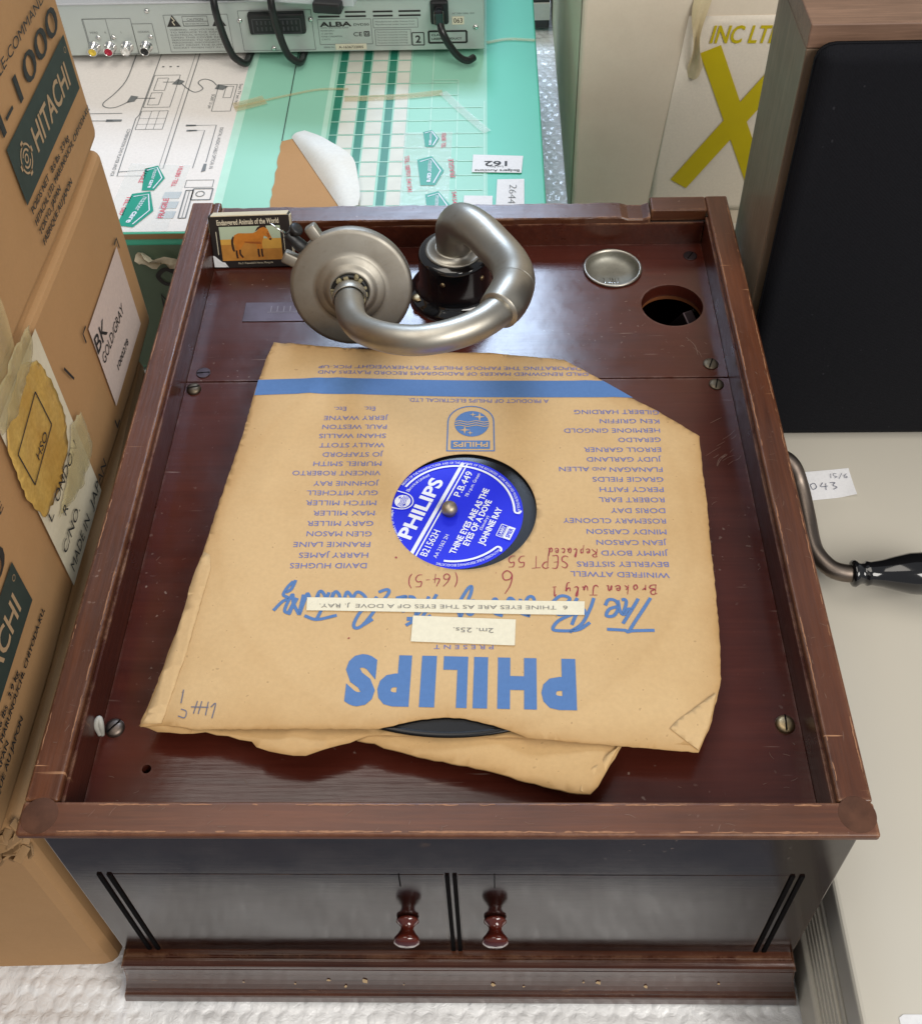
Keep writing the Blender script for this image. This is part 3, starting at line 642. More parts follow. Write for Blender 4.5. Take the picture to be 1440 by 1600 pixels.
for x, z, s_ in ((-.072, .0285, 1.7), (-.052, .0275, 1.4), (-.091, .0235, .8), (-.063, .021, .6), (.02, .024, 1.0), (.070, .0275, .7), (.078, .0265, 1.2), (.105, .022, .8), (.145, .026, .8), (-.12, .025, .6), (.037, .0215, .5), (-.03, .023, .5)):
    ch = MB(); pts = []
    for k_ in range(5):
        a = 2 * math.pi * k_ / 5 + x * 40; rr = s_ * .0019 * rnd.uniform(.25, 1.2); pts.append((x + rr * math.cos(a) * .8, z + rr * math.sin(a) * 1.35))
    def onm(px, pz):
        off = .0
        for (o1, z1), (o2, z2) in zip(prof, prof[1:]):
            if z2 <= pz <= z1: off = o1 + (o2 - o1) * (z1 - pz) / (z1 - z2 + 1e-9)
        return (px, BY - off - .0004, pz)
    flat(ch, pts, onm); gp(ch, 'chip', bare)

# crank
ck = gp(MB().tube([(.178, .2860, .146), (.195, .2860, .146), (.208, .2855, .1445), (.2160, .2825, .139), (.2208, .274, .130), (.2232, .256, .122), (.2236, .238, .1185), (.2255, .2285, .117), (.2320, .2195, .1155), (.2400, .2160, .115), (.2480, .2156, .115)], .0056, 24), 'crank', 'iron')
hm = axis_mat((.2440, .2156, .115), (1, -.006, 0), (0, 0, 1))
MB().lathe([(.0066, 0), (.0080, .0008), (.0086, .0024), (.0076, .0042), (.0066, .0060), (.0064, .0085), (.0078, .0095), (.0074, .0120), (.0084, .0190), (.0106, .0270), (.0128, .0360), (.0134, .0440), (.0126, .0540), (.0106, .0640), (.0080, .0720), (.0050, .0770), (0, .0785)], hm, 48).build('crank_handle', 'black_gloss', ck)

# tonearm
TB = Vector((-.0012, .3751, ZB))
base = gp(MB().lathe([(.0310, 0), (.0310, .0030), (.0300, .0048), (.0270, .0060), (.0252, .0085), (.0242, .0120), (.0236, .0150), (.0234, .0330), (.0228, .0352), (.0214, .0362), (.0, .0362)], Matrix.Translation(TB), 72), 'tonearm_base', 'black_gloss')
for a in (205, 330, 85):
    MB().lathe([(.0036, 0), (.0036, .0010), (.0018, .0015), (0, .0015)], Matrix.Translation(TB + Vector((.0272 * math.cos(R(a)), .0272 * math.sin(R(a)), .0056))), 20).build('flange_screw', 'brass', base)
for a in (252, 318):
    MB().lathe([(.0016, -.001), (.0016, .0008), (0, .001)], axis_mat(TB + Vector((.0234 * math.cos(R(a)), .0234 * math.sin(R(a)), .026)), (math.cos(R(a)), math.sin(R(a)), 0), (0, 0, 1)), 14).build('grub_screw', 'brass', base)
MB().lathe([(.0185, .0364), (.0185, .0372), (.0172, .0378), (.0130, .0378), (.0130, .0392), (.0118, .0396), (.0, .0396)], Matrix.Translation(TB), 56).build('pivot_plate', 'nickel', base)
gp(MB().tube([TB + Vector((-.030, .006, .002)), TB + Vector((-.020, .022, .003)), TB + Vector((.0, .0305, .0025)), TB + Vector((.020, .024, .002))], .0009, 8), 'brass_wire', 'brass')
arm = MB().tube([TB + Vector((0, 0, .038)), TB + Vector((0, 0, .048)), (-.0004, .3738, .2650), (.0028, .3698, .2722), (.0085, .3624, .2762), (.0165, .3520, .2775), (.0245, .3390, .2775), (.0310, .3260, .2785), (.0343, .3140, .2805), (.0352, .3030, .2830), (.0345, .2945, .2845)],
               [.0114, .0116, .0118, .0119, .0119, .0118, .0118, .0118, .0119, .0120, .0121], 40, sub=8)
arm = gp(arm, 'tonearm', 'nickel')
MB().tube([(.0345, .2950, .2845), (.0325, .2865, .2860), (.0295, .2785, .2868), (.0258, .2715, .2872)], [.0121, .0124, .0123, .0115], 40).build('joint_sleeve', 'nickel', arm)
nrm = Vector((.03, -.93, .36)).normalized()
DC = Vector((-.0636, .3362, .2500))
P0 = DC + nrm * .018
MB().tube([(.0268, .2735, .2870), (.0235, .2685, .2875), (.0170, .2615, .2880), (.0080, .2555, .2880), (-.0040, .2510, .2875), (-.0170, .2495, .2865), (-.0290, .2520, .2850), (-.0400, .2580, .2825), (-.0490, .2670, .2785), (-.0550, .2785, .2735), (-.0590, .2920, .2685), P0 + Vector((.0008, -.006, .0025)), P0],
          [.0092, .0091, .0089, .0088, .0087, .0086, .0085, .0083, .0082, .0081, .0083, .0088, .0091], 36).build('gooseneck', 'nickel', arm)
fm = axis_mat(DC, nrm, (1, 0, 0))
sb = gp(MB().lathe([(0, -.0070), (.0340, -.0070), (.0366, -.0058), (.0374, -.0030), (.0374, .0020), (.0366, .0034), (.0345, .0040), (.0240, .0044), (.0218, .0046), (.0208, .0052), (.0200, .0060), (.0172, .0066), (.0160, .0072), (.0150, .0086), (.0130, .0098), (.0118, .0100), (.0112, .0094), (.0108, .0060), (0, .0060)], fm, 96), 'soundbox', 'nickel_dull')
MB().lathe([(.0112, .0090), (.0108, .0108), (.0102, .0114), (.0088, .0110), (.0086, .008)], fm, 40, close=False).build('rubber_gasket', 'black_matt', sb)
cm = MB()
for k_ in range(15):
    a = 2 * math.pi * k_ / 15 + random.uniform(-.2, .2); rr = .0098 + random.uniform(-.0010, .0010)
    cm.box((-random.uniform(.0008, .0022), -random.uniform(.0008, .0020), -.004), (.0012, .0012, random.uniform(-.0030, .0012)), .0005, mat=fm @ Matrix.Translation((rr * math.cos(a), rr * math.sin(a), .0142)) @ Euler((random.uniform(-.4, .4), random.uniform(-.4, .4), a)).to_matrix().to_4x4())
cm.build('perished_packing', plain('perished_packing', (.26, .225, .13), .7, var=.5, scale=300), sb)
MB().lathe([(.0100, -.003), (.0103, .0), (.0101, .006), (.0094, .0068)], axis_mat(P0 + Vector((.0006, -.002, .0012)), P0 + Vector((.0008, -.007, .0028)) - P0), 36, close=False).build('collar', 'nickel', sb)
def rimpt(a, r, h): return fm @ Vector((r * math.cos(R(a)), r * math.sin(R(a)), h))
for a in (121, 153):
    ex = (rimpt(a, 1, 0) - rimpt(a, 0, 0))
    MB().box((-.0035, -.0036, -.0045), (.0075, .0036, .0040), .0012, mat=axis_mat(rimpt(a, .0375, -.001), nrm, ex), smooth=True).build('lug', 'nickel_dull', sb)
sbar = MB().tube([rimpt(138, .0345, -.002), rimpt(138, .0400, -.001), rimpt(137.5, .0450, -.001), rimpt(137, .0500, -.0005)], [.0036, .0040, .0036, .0032], 20).build('needle_holder', 'black_matt', sb)
MB().lathe([(.0026, -.004), (.0026, .002), (.0042, .003), (.0042, .0052), (.0034, .006), (0, .006)], axis_mat(rimpt(134, .0480, .0), (rimpt(134, .048, 0) - rimpt(134, .048, -1)).normalized() * .4 + (rimpt(47, 1, 0) - DC) * 1.0, (0, 0, 1)), 24).build('thumb_screw', 'black_matt', sb)
MB().tube([rimpt(137.5, .0490, .0), rimpt(138, .0620, .0015)], [.0007, .0003], 10, sub=1).build('needle', 'chrome', sb)

# fine scratches and flecks in the varnish
def scratches(name, spots, z, parent=None):
    m = MB()
    for x, y, L_, a, w_ in spots:
        c_, s_ = math.cos(a), math.sin(a); k = random.uniform(-.12, .12) * L_
        stroke(m, [(x - c_ * L_ / 2, y - s_ * L_ / 2), (x + s_ * k, y - c_ * k), (x + c_ * L_ / 2, y + s_ * L_ / 2)], w_, lambda px, py: (px, py, z), 3, 0, False, True)
    o = gp(m, name, 'scratch'); o['kind'] = 'stuff'; return o
rs = random.Random(11); sp = []
for i in range(46): sp.append((rs.choice([rs.uniform(.142, .163), rs.uniform(-.163, -.128), rs.uniform(-.16, .16)]), rs.choice([rs.uniform(.02, .28), rs.uniform(.016, .05)]), rs.uniform(.0006, .004), rs.uniform(-1.2, 1.2), rs.uniform(.0001, .0002)))
for i in range(14): sp.append((rs.uniform(.148, .163), rs.uniform(.225, .262), rs.uniform(.003, .012), rs.uniform(.5, .95), rs.uniform(.00012, .00025)))
for i in range(26): sp.append((rs.uniform(.07, .16), rs.uniform(.30, .40), rs.uniform(.0006, .003), rs.uniform(-1, 1), rs.uniform(.0002, .0005)))
sp = [q for q in sp if math.dist(q[:2], (.1395, .3606)) > .024 and math.dist(q[:2], (.1037, .3972)) > .024 and abs(q[1] - SEAM) > .008]
sp += [(.1475, .322, .017, -1.25, .00045), (.150, .3165, .010, -1.1, .0003)]
scratches('board_scratches', sp, ZB + .00012)
sp = []
for i in range(26): sp.append((rs.uniform(.1695, .1805), rs.uniform(.03, .36), rs.uniform(.0008, .006), rs.uniform(-1.5, 1.5), rs.uniform(.00012, .0003)))
for i in range(26): sp.append((rs.uniform(-.1805, -.1695), rs.uniform(.03, .36), rs.uniform(.0006, .004), rs.uniform(-1.5, 1.5), rs.uniform(.00012, .0003)))
scratches('rail_scratches', sp, ZR + .00005)
sp = []
for i in range(30): sp.append((rs.uniform(-.16, .16), rs.uniform(.002, .0135), rs.uniform(.0006, .005), rs.choice([rs.uniform(-.4, .4), rs.uniform(.5, 1.4)]), rs.uniform(.00012, .0003)))
scratches('rail_scratches', sp, ZR + .00015)

# bare wood showing along the knocked edges of the rim
def worn(pts, n, w0, w1):
    m = MB(); (xa, ya), (xb, yb) = pts; L_ = math.dist(*pts); dx, dy = (xb - xa) / L_, (yb - ya) / L_
    for i in range(n):
        t = rs.uniform(0, L_); l = rs.choice([rs.uniform(.002, .008), rs.uniform(.004, .028)]); k = max(2, int(l / .0018)); P_ = []
        for q in range(k + 1):
            u = min(L_, t + l * q / k); o_ = rs.uniform(-.00022, .00022); P_.append((xa + dx * u - dy * o_, ya + dy * u + dx * o_))
        stroke(m, P_, rs.uniform(w0, w1), lambda px, py, z=ZR + .00006 + i * 2e-6: (px, py, z), 2, 0, False, True)
    o = gp(m, 'worn_edge', 'worn'); o['kind'] = 'stuff'
worn([(-.17, .0016), (.17, .0016)], 58, .0003, .0009); worn([(-.165, .0134), (.165, .0134)], 34, .0003, .0007)
worn([(.1810, .02), (.1810, .43)], 40, .0002, .0006); worn([(.1690, .02), (.1690, .42)], 46, .0002, .0006)
worn([(-.1810, .02), (-.1810, .43)], 30, .0002, .0006); worn([(-.1690, .02), (-.1690, .42)], 36, .0002, .0005)
# ------------------------------------------------------------------ record and sleeves
def hz(x, y):
    h = .30 * math.sin(x * .030 + .6) * math.cos(y * .026) + .12 * math.sin((x + y) * .05)
    d = max(0, math.hypot(x, y + 4) - 127); h -= 3.2 * min(1.15, d / 45) ** 1.25
    if y > 105 and x < -60: h += 2.2 * ((y - 105) / 28) ** 2 * min(1, (-60 - x) / 50) * (1 if x > -104 else .5)
    if y < -112 and abs(x - 5) > 40: h -= .5 * min(1, (-112 - y) / 20) * (1.4 if x > 60 else .6)
    h += .28 * math.exp(-((math.hypot(x, y + 4) - 125.5) / 2.6) ** 2)
    for ax, ay, nx_, ny_, k_ in ((-70, 100, .78, .62, .30), (95, -90, .62, .78, .26), (-60, -70, .95, -.3, .22), (60, 40, -.35, .94, .18), (20, -95, .2, .98, .16), (-100, 0, .9, .43, .22)):
        d_ = (x - ax) * nx_ + (y - ay) * ny_; l_ = -(x - ax) * ny_ + (y - ay) * nx_
        h += k_ * math.exp(-(d_ / 3.5) ** 2) * math.exp(-(l_ / 38) ** 2)
    # fold line beside the left edge and creases
    fx = -131 - (y + 39) * (-.16)
    if y < 10: h += .5 * math.exp(-((x + 126 - (y + 35) * .02) / 3.2) ** 2)
    h += .55 * math.exp(-(((x + 100) - (y - 40) * .28) / 5) ** 2) * (1 if 10 < y < 110 else 0)
    h -= .5 * math.exp(-(((x - 122) * .8 + (y + 120) * .62) / 1.6) ** 2) * (1 if y < -105 and x > 95 else 0)
    return h
sl = thing('record_sleeve', 'printed tan paper record sleeve with blue lettering and round centre hole, topmost on the tray', 'record sleeve', (SX, SY, ZS))
SL = lambda x, y: (x / 1000, y / 1000, hz(x, y) / 1000)
def SLo(o): return lambda x, y: (x / 1000, y / 1000, hz(x, y) / 1000 + o)
def scaled(r): return [(v[0] / 1000, v[1] / 1000, v[2] / 1000) for v in r[0]], r[1]
HC = (5.0, 1.2); HR = 38.8
r = sheet(OUT1, [circle(*HC, HR, 80)], 3.6, hz, .32, jag=.22)
m = MB(); m.add(*scaled(r), smooth='tri'); m.tone = [min(1, a + .20 * math.exp(-((math.hypot(v[0], v[1] + 4) - 124.5) / 2.2) ** 2)) for a, v in zip(edge_tone(r[0], OUT1, 7), r[0])]; m.build('front_sheet', 'sleeve', sl)
bo = [(-144, -119)] + BACK1[0:] + [(-20, -127), (40, -129), (90, -132), (110, -132), (128, -98), (134, 0), (134, 50), (82, 97), (62, 112), (-60, 122), (-112, 130), (-118, 60), (-130, -20)]
r = sheet(bo, [], 7, lambda x, y: -4.2 + .4 * math.sin(x * .2) * math.sin(y * .17) + (1.0 if y < -127 else 0) - .6 * max(0, (-x - 100) / 40), .4, jag=.5)
m = MB(); m.add(*scaled(r), smooth='tri'); m.tone = edge_tone(r[0], bo, 4); m.build('back_sheet', 'sleeve2', sl)
# folded seam flap on the left, dog-ear on the lower right
m = MB()
fl = [(-142.5, -116), (-144, -121), (-134.8, -121), (-128.6, -84), (-124.6, -36), (-126.5, -28), (-130.2, -26), (-133, -40), (-136, -76)]
r = sheet(fl, [], 4, lambda x, y: hz(x, y) + .55 + .25 * math.sin(y * .35) * math.sin(x * .5), .3, jag=.25)
m.add(*scaled(r), smooth='tri'); m.build('folded_edge', 'sleeve', sl); m = MB()
r = sheet([(124, -107), (118.6, -123), (112.4, -134.5), (100.5, -124.5), (104, -121)], [], 3, lambda x, y: hz(x, y) + .35 + .03 * (x - 100), .25, jag=.1)
m.add(*scaled(r), smooth='tri')
m.build('folded_corner', 'sleeve', sl)
m = MB()
n = 60
import bisect
def interp(T, x):
    T = sorted(T); xs_ = [t[0] for t in T]; i = min(max(bisect.bisect(xs_, x), 1), len(T) - 1)
    (a, b_), (c, d_) = T[i - 1], T[i]; return b_ + (d_ - b_) * (x - a) / (c - a)
vs = []; NR = 5
f = SLo(.00022)
for i in range(n + 1):
    for j in range(NR + 1):
        t = j / NR; xb = -119.4 + (102.2 + 119.4) * i / n; xt = -118.9 + (85.9 + 118.9) * i / n
        x = xb + (xt - xb) * t; y = interp(BANDB, x) * (1 - t) + interp(BANDT, x) * t; vs.append(f(x, y))
m.add(vs, [(i * (NR + 1) + j, (i + 1) * (NR + 1) + j, (i + 1) * (NR + 1) + j + 1, i * (NR + 1) + j + 1) for i in range(n) for j in range(NR)])
m.build('blue_band', 'ink_blue', sl)
left = MB(); right = MB(); head = MB(); foot = MB(); big = MB()
keep = lambda p: inside(p, OUT1)
for t, x0, y0, x1, y1, cap in SLEEVE_TEXT:
    d = Vector((x1 - x0, y1 - y0)).normalized(); u = Vector((-d.y, d.x)); p0 = (x0 - u.x * cap / 2, y0 - u.y * cap / 2); p1 = (x1 - u.x * cap / 2, y1 - u.y * cap / 2)
    if t == 'PHILIPS': 
        for ch, a, b_ in (('P', 1083, 961), ('H', 945, 808), ('I', 773, 723), ('L', 702, 615), ('I', 590, 537), ('P', 501, 387), ('S', 379, 269)):
            q0, q1 = ((59.2 - (1083 - v) * .13424) for v in (a, b_)); yy = lambda q: p0[1] + (p1[1] - p0[1]) * (59.2 - q) / 109.4
            letter(big, ch, (q0, yy(q0)), (q1, yy(q1)), cap * .93, f, .065)
    elif x0 > 80 and y0 > 95:
        part = MB(); letter(part, t, p0, p1, cap * .8, f, .0)
        ff = [q for q in part.f if all(inside((part.v[i][0] * 1000, part.v[i][1] * 1000), OUT1) for i in q)]
        head.add(part.v, ff)
    else: letter(left if x0 < -38 else right if x1 > 56 else foot if t == 'PRESENT' else head, ' '.join(t) if t == 'PRESENT' else t, p0, p1, cap * .86, f, 0)
for txt, nm in ((left, 'artist_list'), (right, 'artist_list'), (head, 'heading_lettering'), (foot, 'present_lettering')):
    ff = [q for q in txt.f if all(inside((txt.v[i][0] * 1000, txt.v[i][1] * 1000), OUT1) for i in q)]
    t2 = MB(); t2.add(txt.v, ff); t2.build(nm, 'ink_text', sl)
big.build('large_lettering', 'ink_blue', sl)
m = MB(); f3 = SLo(.00026)
for st in SCRIPT + SCRIPT2: stroke(m, st, 1.7 if len(st) > 2 else 2.2, f3, 8)
m.build('script_lettering', 'ink_blue', sl)
# shield emblem
m = MB(); gx, gy = 8.9, 62.7
sh = [(-4.9, 42.4), (-4.7, 64.5)] + [(8.4 + 13.1 * math.cos(a), 64.2 + 12.2 * math.sin(a)) for a in [math.pi * (1 - k / 14) for k in range(1, 14)]] + [(21.4, 64), (21.6, 42.1)]
stroke(m, sh, .7, f, 1); stroke(m, [(-5.2, 42.2), (21.9, 42.0)], .8, f, 1)
disc(m, (gx, gy), 9.8, 9.9, f); flat(m, [(-2.8, 49.9), (-2.7, 43.7), (19.2, 43.5), (19.2, 49.7)], f)
m.build('emblem', 'ink_blue', sl)
m = MB(); f4 = SLo(.0004)
for k_ in range(3): stroke(m, [(gx - 9.6 + 19.2 * i / 8, gy + 1.6 - 1.7 * k_ + .55 * math.sin(i * 1.57)) for i in range(9)], .5, f4, 4)
for a, b_, r_ in ((4.4, 5.2, 3.4), (.6, 7.0, 1.9), (-4.0, -5.0, 3.2), (-.9, -7.2, 1.8)): star(m, (gx + a, gy + b_), r_, f4)
letter(m, 'PHILIPS', (18.0, 48.4), (-1.5, 48.5), 3.5, f4, .02)
m.build('emblem_detail', 'sleeve', sl)
m = MB(); f5 = SLo(.0003)
HAND = {'S': [[(.75, .9), (.4, 1), (.15, .8), (.35, .58), (.65, .42), (.6, .12), (.3, 0), (.02, .12)]], 'E': [[(.75, 1), (.25, .98), (.1, .02), (.65, 0)], [(.17, .5), (.55, .54)]], 'P': [[(.25, .98), (.1, -.02)], [(.1, .95), (.5, 1.02), (.75, .8), (.5, .52), (.17, .48)]], 'T': [[(0, .96), (.85, 1.02)], [(.45, .98), (.35, 0)]],
 '5': [[(.7, 1), (.25, .96), (.17, .58), (.5, .6), (.68, .35), (.45, .05), (.08, .02)]], '6': [[(.75, 1.05), (.35, .7), (.12, .25), (.35, 0), (.65, .15), (.62, .4), (.3, .42), (.13, .25)]], '.': [[(.1, .02), (.16, .05)]], '(': [[(.5, 1.1), (.2, .7), (.15, .3), (.35, -.1)]], ')': [[(.2, 1.1), (.5, .7), (.45, .2), (.1, -.1)]], '4': [[(.4, 1), (.1, .4), (.7, .42)], [(.55, .75), (.45, 0)]], '-': [[(.05, .45), (.6, .47)]],
 'R': [[(.25, .98), (.1, 0)], [(.1, .95), (.5, 1.05), (.7, .8), (.2, .5), (.45, .3), (.75, .02)]], 'B': [[(.25, .98), (.1, 0)], [(.1, .95), (.55, 1.05), (.65, .75), (.25, .52), (.7, .4), (.55, .05), (.05, .02)]], 'J': [[(.2, 1), (.9, 1)], [(.6, 1), (.45, .15), (.2, -.05), (.02, .15)]], '1': [[(.2, .8), (.45, 1), (.35, 0)], [(.1, 0), (.65, .02)]],
 'e': [[(.1, .28), (.5, .36), (.45, .55), (.2, .5), (.12, .15), (.35, 0), (.7, .15)]], 'p': [[(.2, .55), (.02, -.45)], [(.15, .4), (.45, .58), (.5, .2), (.2, .02)]], 'l': [[(.1, .1), (.5, .95), (.35, 1), (.2, .3), (.3, 0), (.6, .15)]], 'a': [[(.5, .5), (.2, .52), (.08, .15), (.3, 0), (.5, .45), (.5, .08), (.7, .1)]], 'c': [[(.5, .48), (.25, .55), (.1, .2), (.3, 0), (.6, .15)]], 'd': [[(.5, .45), (.2, .5), (.08, .15), (.3, 0), (.5, .4), (.68, 1), (.52, .1), (.7, .08)]],
 'r': [[(.1, 0), (.2, .55), (.25, .4), (.55, .55)]], 'o': [[(.35, .52), (.1, .3), (.2, 0), (.5, .15), (.45, .5), (.35, .52)]], 'k': [[(.35, 1), (.1, 0)], [(.5, .5), (.2, .28), (.55, 0)]], 'n': [[(.15, .5), (.08, 0), (.35, .52), (.5, .4), (.45, .05), (.65, .05)]], 'u': [[(.1, .5), (.1, .1), (.3, 0), (.5, .45), (.5, .08), (.7, .1)]], 'y': [[(.15, .5), (.15, .15), (.4, .2), (.6, .5), (.4, -.3), (.1, -.45)]], ' ': []}
def hand(m, txt, p0, p1, cap, w, f):
    d = Vector(p1) - Vector(p0); L = d.length; d.normalize(); u = Vector((-d.y, d.x)); ws = [.5 if c in ' .' else .62 if c in '()-1' else .78 if c.islower() else .95 for c in txt]; k = L / sum(ws); x = 0
    for c, w_ in zip(txt, ws):
        for st in HAND[c]: stroke(m, [tuple(Vector(p0) + d * (x + q[0] * k * w_ * 1.05) + u * (cap * q[1] + random.uniform(-.15, .15))) for q in st], w, f, 6, taper=True)
        x += k * w_
for t, p0, p1, c, w_ in (('SEPT', (59, -29.6), (39.5, -29.9), 7.4, .55), ('55', (37.2, -29.6), (27, -29.4), 7.0, .5), ('6.', (30.5, -38), (18, -40), 13, .6), ('(64-5)', (2.5, -40), (-24, -41), 7.4, .5)):
    m = MB(); hand(m, t, p0, p1, c, w_, f5); m.build('red_handwriting', 'ink_red', sl)
m = MB(); hand(m, 'Broken July 1', (102.5, -47.4), (49, -48.6), 5.4, .6, f5); m.build('red_handwriting', 'ink_red', sl)
m = MB(); hand(m, 'Replaced.', (74.5, -25.4), (46, -24.6), 5.0, .5, f5); m.build('red_handwriting', 'ink_red', sl)
m = MB()
for st in DOTS: m = MB(); stroke(m, st, 1.0, f5, 1); m.build('ink_dot', 'ink_red', sl)
m = MB()
for st in PEN: stroke(m, st, .5, f5, 6)
m.build('pencil_mark', 'ink_pen', sl)
def strip(P, z, cells=12):
    m = MB(); fz = SLo(z); vs = []
    for i in range(cells + 1):
        for j in (0, 1):
            a, b_ = (P[0], P[1]) if j == 0 else (P[3], P[2]); t = i / cells; vs.append(fz(a[0] + (b_[0] - a[0]) * t, a[1] + (b_[1] - a[1]) * t))
    m.add(vs, [(2 * i, 2 * i + 1, 2 * i + 3, 2 * i + 2) for i in range(cells)]); return m
for P, (t, x0, y0, x1, y1, cap) in zip((STRIP1, STRIP2), STRIPTXT):
    o = strip(P, .0006).build('typed_strip', 'strip', sl)
    q = MB(); d = Vector((x1 - x0, y1 - y0)).normalized(); u = Vector((-d.y, d.x))
    letter(q, t, (x0 - u.x * cap / 2, y0 - u.y * cap / 2), (x1 - u.x * cap / 2, y1 - u.y * cap / 2), cap * .72, SLo(.0008)); q.build('typing', 'type', o)

# second sleeve below
s2 = thing('record_sleeve', 'plain tan paper sleeve peeking out crookedly below the printed one, crumpled corner', 'record sleeve', (SX, SY, ZS))
o2 = SL2 + [(92, -60), (60, 40), (-40, 60), (-90, 20), (-70, -100)]
r = sheet(o2, [], 6, lambda x, y: -5.2 + .5 * math.sin(x * .12) + (2.2 * math.exp(-((x - 64) ** 2 + (y + 152) ** 2) / 300)) - .9 * math.exp(-((y + 146 + (x - 20) * .26) / 2.2) ** 2) * (x > -20), .8, jag=.3)
m = MB(); m.add(*scaled(r), smooth='tri'); m.tone = edge_tone(r[0], o2, 5); m.build('sheet', 'sleeve2', s2)
r = sheet([(58, -154), (62.2, -154.8), (65.8, -151), (77, -132), (70, -138), (60, -147)], [], 2.5, lambda x, y: -3.2 + .5 * math.sin(x * .9), .5, jag=.2)
m = MB(); m.add(*scaled(r), smooth='tri'); m.build('crumpled_corner', 'sleeve2', s2)

# record inside the sleeve
rc = thing('gramophone_record', 'black shellac record with a bright blue round label, inside the printed sleeve', 'record', (SX, SY, ZS - .0032))
m = MB(); pr = [(0, 0), (.1240, 0), (.1262, .0004), (.1266, .0010), (.1260, .0017), (.1245, .0020)]
rr = .1240
while rr > .046: pr += [(rr, .0018), (rr - .0006, .00195)]; rr -= .0012
pr += [(.040, .0020), (0, .0020)]
m.lathe([(r_ - .0021 if r_ > .1 else r_, z_) for r_, z_ in pr], Matrix.Translation((0, -.0046, 0)), 128); m.build('disc', 'shellac', rc)
LR = 36.6
lm = Matrix.Rotation(R(67), 4, 'Z')
def LB(o): return lambda x, y: tuple(lm @ Vector((x / 1000, y / 1000, .0021 + o)))
m = MB(); m.add(*(lambda vs, fs: ([LB(0)(*v) for v in vs], fs))([(0, 0)] + circle(0, 0, LR, 96), [(0, i + 1, (i + 1) % 96 + 1) for i in range(96)]))
lab = m.build('label', 'label_blue', rc)
m = MB(); f = LB(.00015)
letter(m, 'PHILIPS', (-25.5, 14.2), (17.5, 14.2), 7.2, f, .032)
def chord(y, w):
    a = math.sqrt(34.6 ** 2 - y * y); stroke(m, [(-a, y), (a, y)], w, LB(.00022), 1)
f = LB(.00022); chord(9.6, 2.0); chord(7.0, .8); f = LB(.0003)
letter(m, 'B21562H', (-32.2, 1.6), (-14.5, 1.6), 3.7, f, .01); letter(m, 'AA 21562 2H', (-31, -3.6), (-15, -3.6), 2.0, f)
letter(m, 'P.B.449', (10.4, 1.6), (28.8, 1.6), 3.7, f, .01); letter(m, '78 r.p.m. Green', (12, -2.4), (29.5, -2.4), 1.8, f)
letter(m, 'THINE EYES ARE AS THE', (-25.2, -11.3), (21.3, -11.3), 3.2, f, .03); letter(m, 'EYES OF A DOVE', (-17.6, -15.6), (14.6, -15.6), 3.2, f, .03)
letter(m, '(Sandry)', (-5.5, -18.2), (4.5, -18.2), 1.6, f); letter(m, 'JOHNNIE RAY', (-14.2, -22.8), (12, -22.8), 3.2, f, .03)
f = LB(.00038)
arc_letter(m, 'RIGHTS OF THE MANUFACTURER AND OF THE OWNER OF THE RECORDED WORK RESERVED MADE IN ENGLAND', (0, 0), 33.6, 80, -70, 1.5, f, .0)
arc_letter(m, 'UNAUTHORISED PUBLIC PERFORMANCE BROADCASTING', (0, 0), 33.6, -112, -172, 1.5, f, .0)
arc_letter(m, 'A Product of Philips', (0, 0), 32.8, 148, 110, 1.7, f); arc_letter(m, 'Electrical Limited', (0, 0), 28.6, 84, 52, 1.8, f)
for a0, a1 in ((80, -66), (-114, -166)):
    f = LB(.00046 if a0 > 0 else .0005)
    P = [(32.0 * math.cos(R(a0 + (a1 - a0) * k_ / 40)), 32.0 * math.sin(R(a0 + (a1 - a0) * k_ / 40))) for k_ in range(41)]
    stroke(m, P, 1.2, f, 1)
    e = P[-1] if a0 > 0 else P[0]; s_ = 1 if a0 > 0 else -1
    a = R(a1 if a0 > 0 else a0); d = Vector((math.cos(a), math.sin(a))); q = Vector((d.y, -d.x)) * s_
    c = Vector(e) + d * 1.7; f = LB(.00054); stroke(m, [tuple(c - d * 1.7 * math.cos(t) + q * 1.7 * math.sin(t)) for t in [math.pi * k_ / 8 for k_ in range(9)]], 1.1, f, 1)
f = LB(.0006)
sp = [(-10.2, 33.4), (-9.6, 28.5), (-7.8, 24.8), (-4.2, 23.0), (-.6, 24.4), (1.4, 28), (1.2, 34.4)]
stroke(m, sp, .6, f, 6); disc(m, (-4.2, 28.7), 4.3, 4.3, f)
frame(m, -5.8, -29.8, 2.2, -26.4, .4, f); rect(m, -6, -34.2, 2.4, -30.2, f)
letter(m, 'LARRY', (-4.9, -29.0), (1.4, -29.0), 1.8, f, .02)
m.build('label_print', 'label_white', lab)
m = MB(); f = LB(.0008)
for k_ in range(4): stroke(m, [(-8 + 7.6 * i / 8, 29.6 - .9 * k_ + .25 * math.sin(i * 1.57)) for i in range(9)], .28, f, 3)
star(m, (-2.6, 31), 1.3, f); star(m, (-6, 26.6), 1.3, f)
letter(m, 'SPIER', (-4.9, -33.4), (1.4, -33.4), 2.2, f, .02)
m.build('label_detail', 'label_blue', lab)
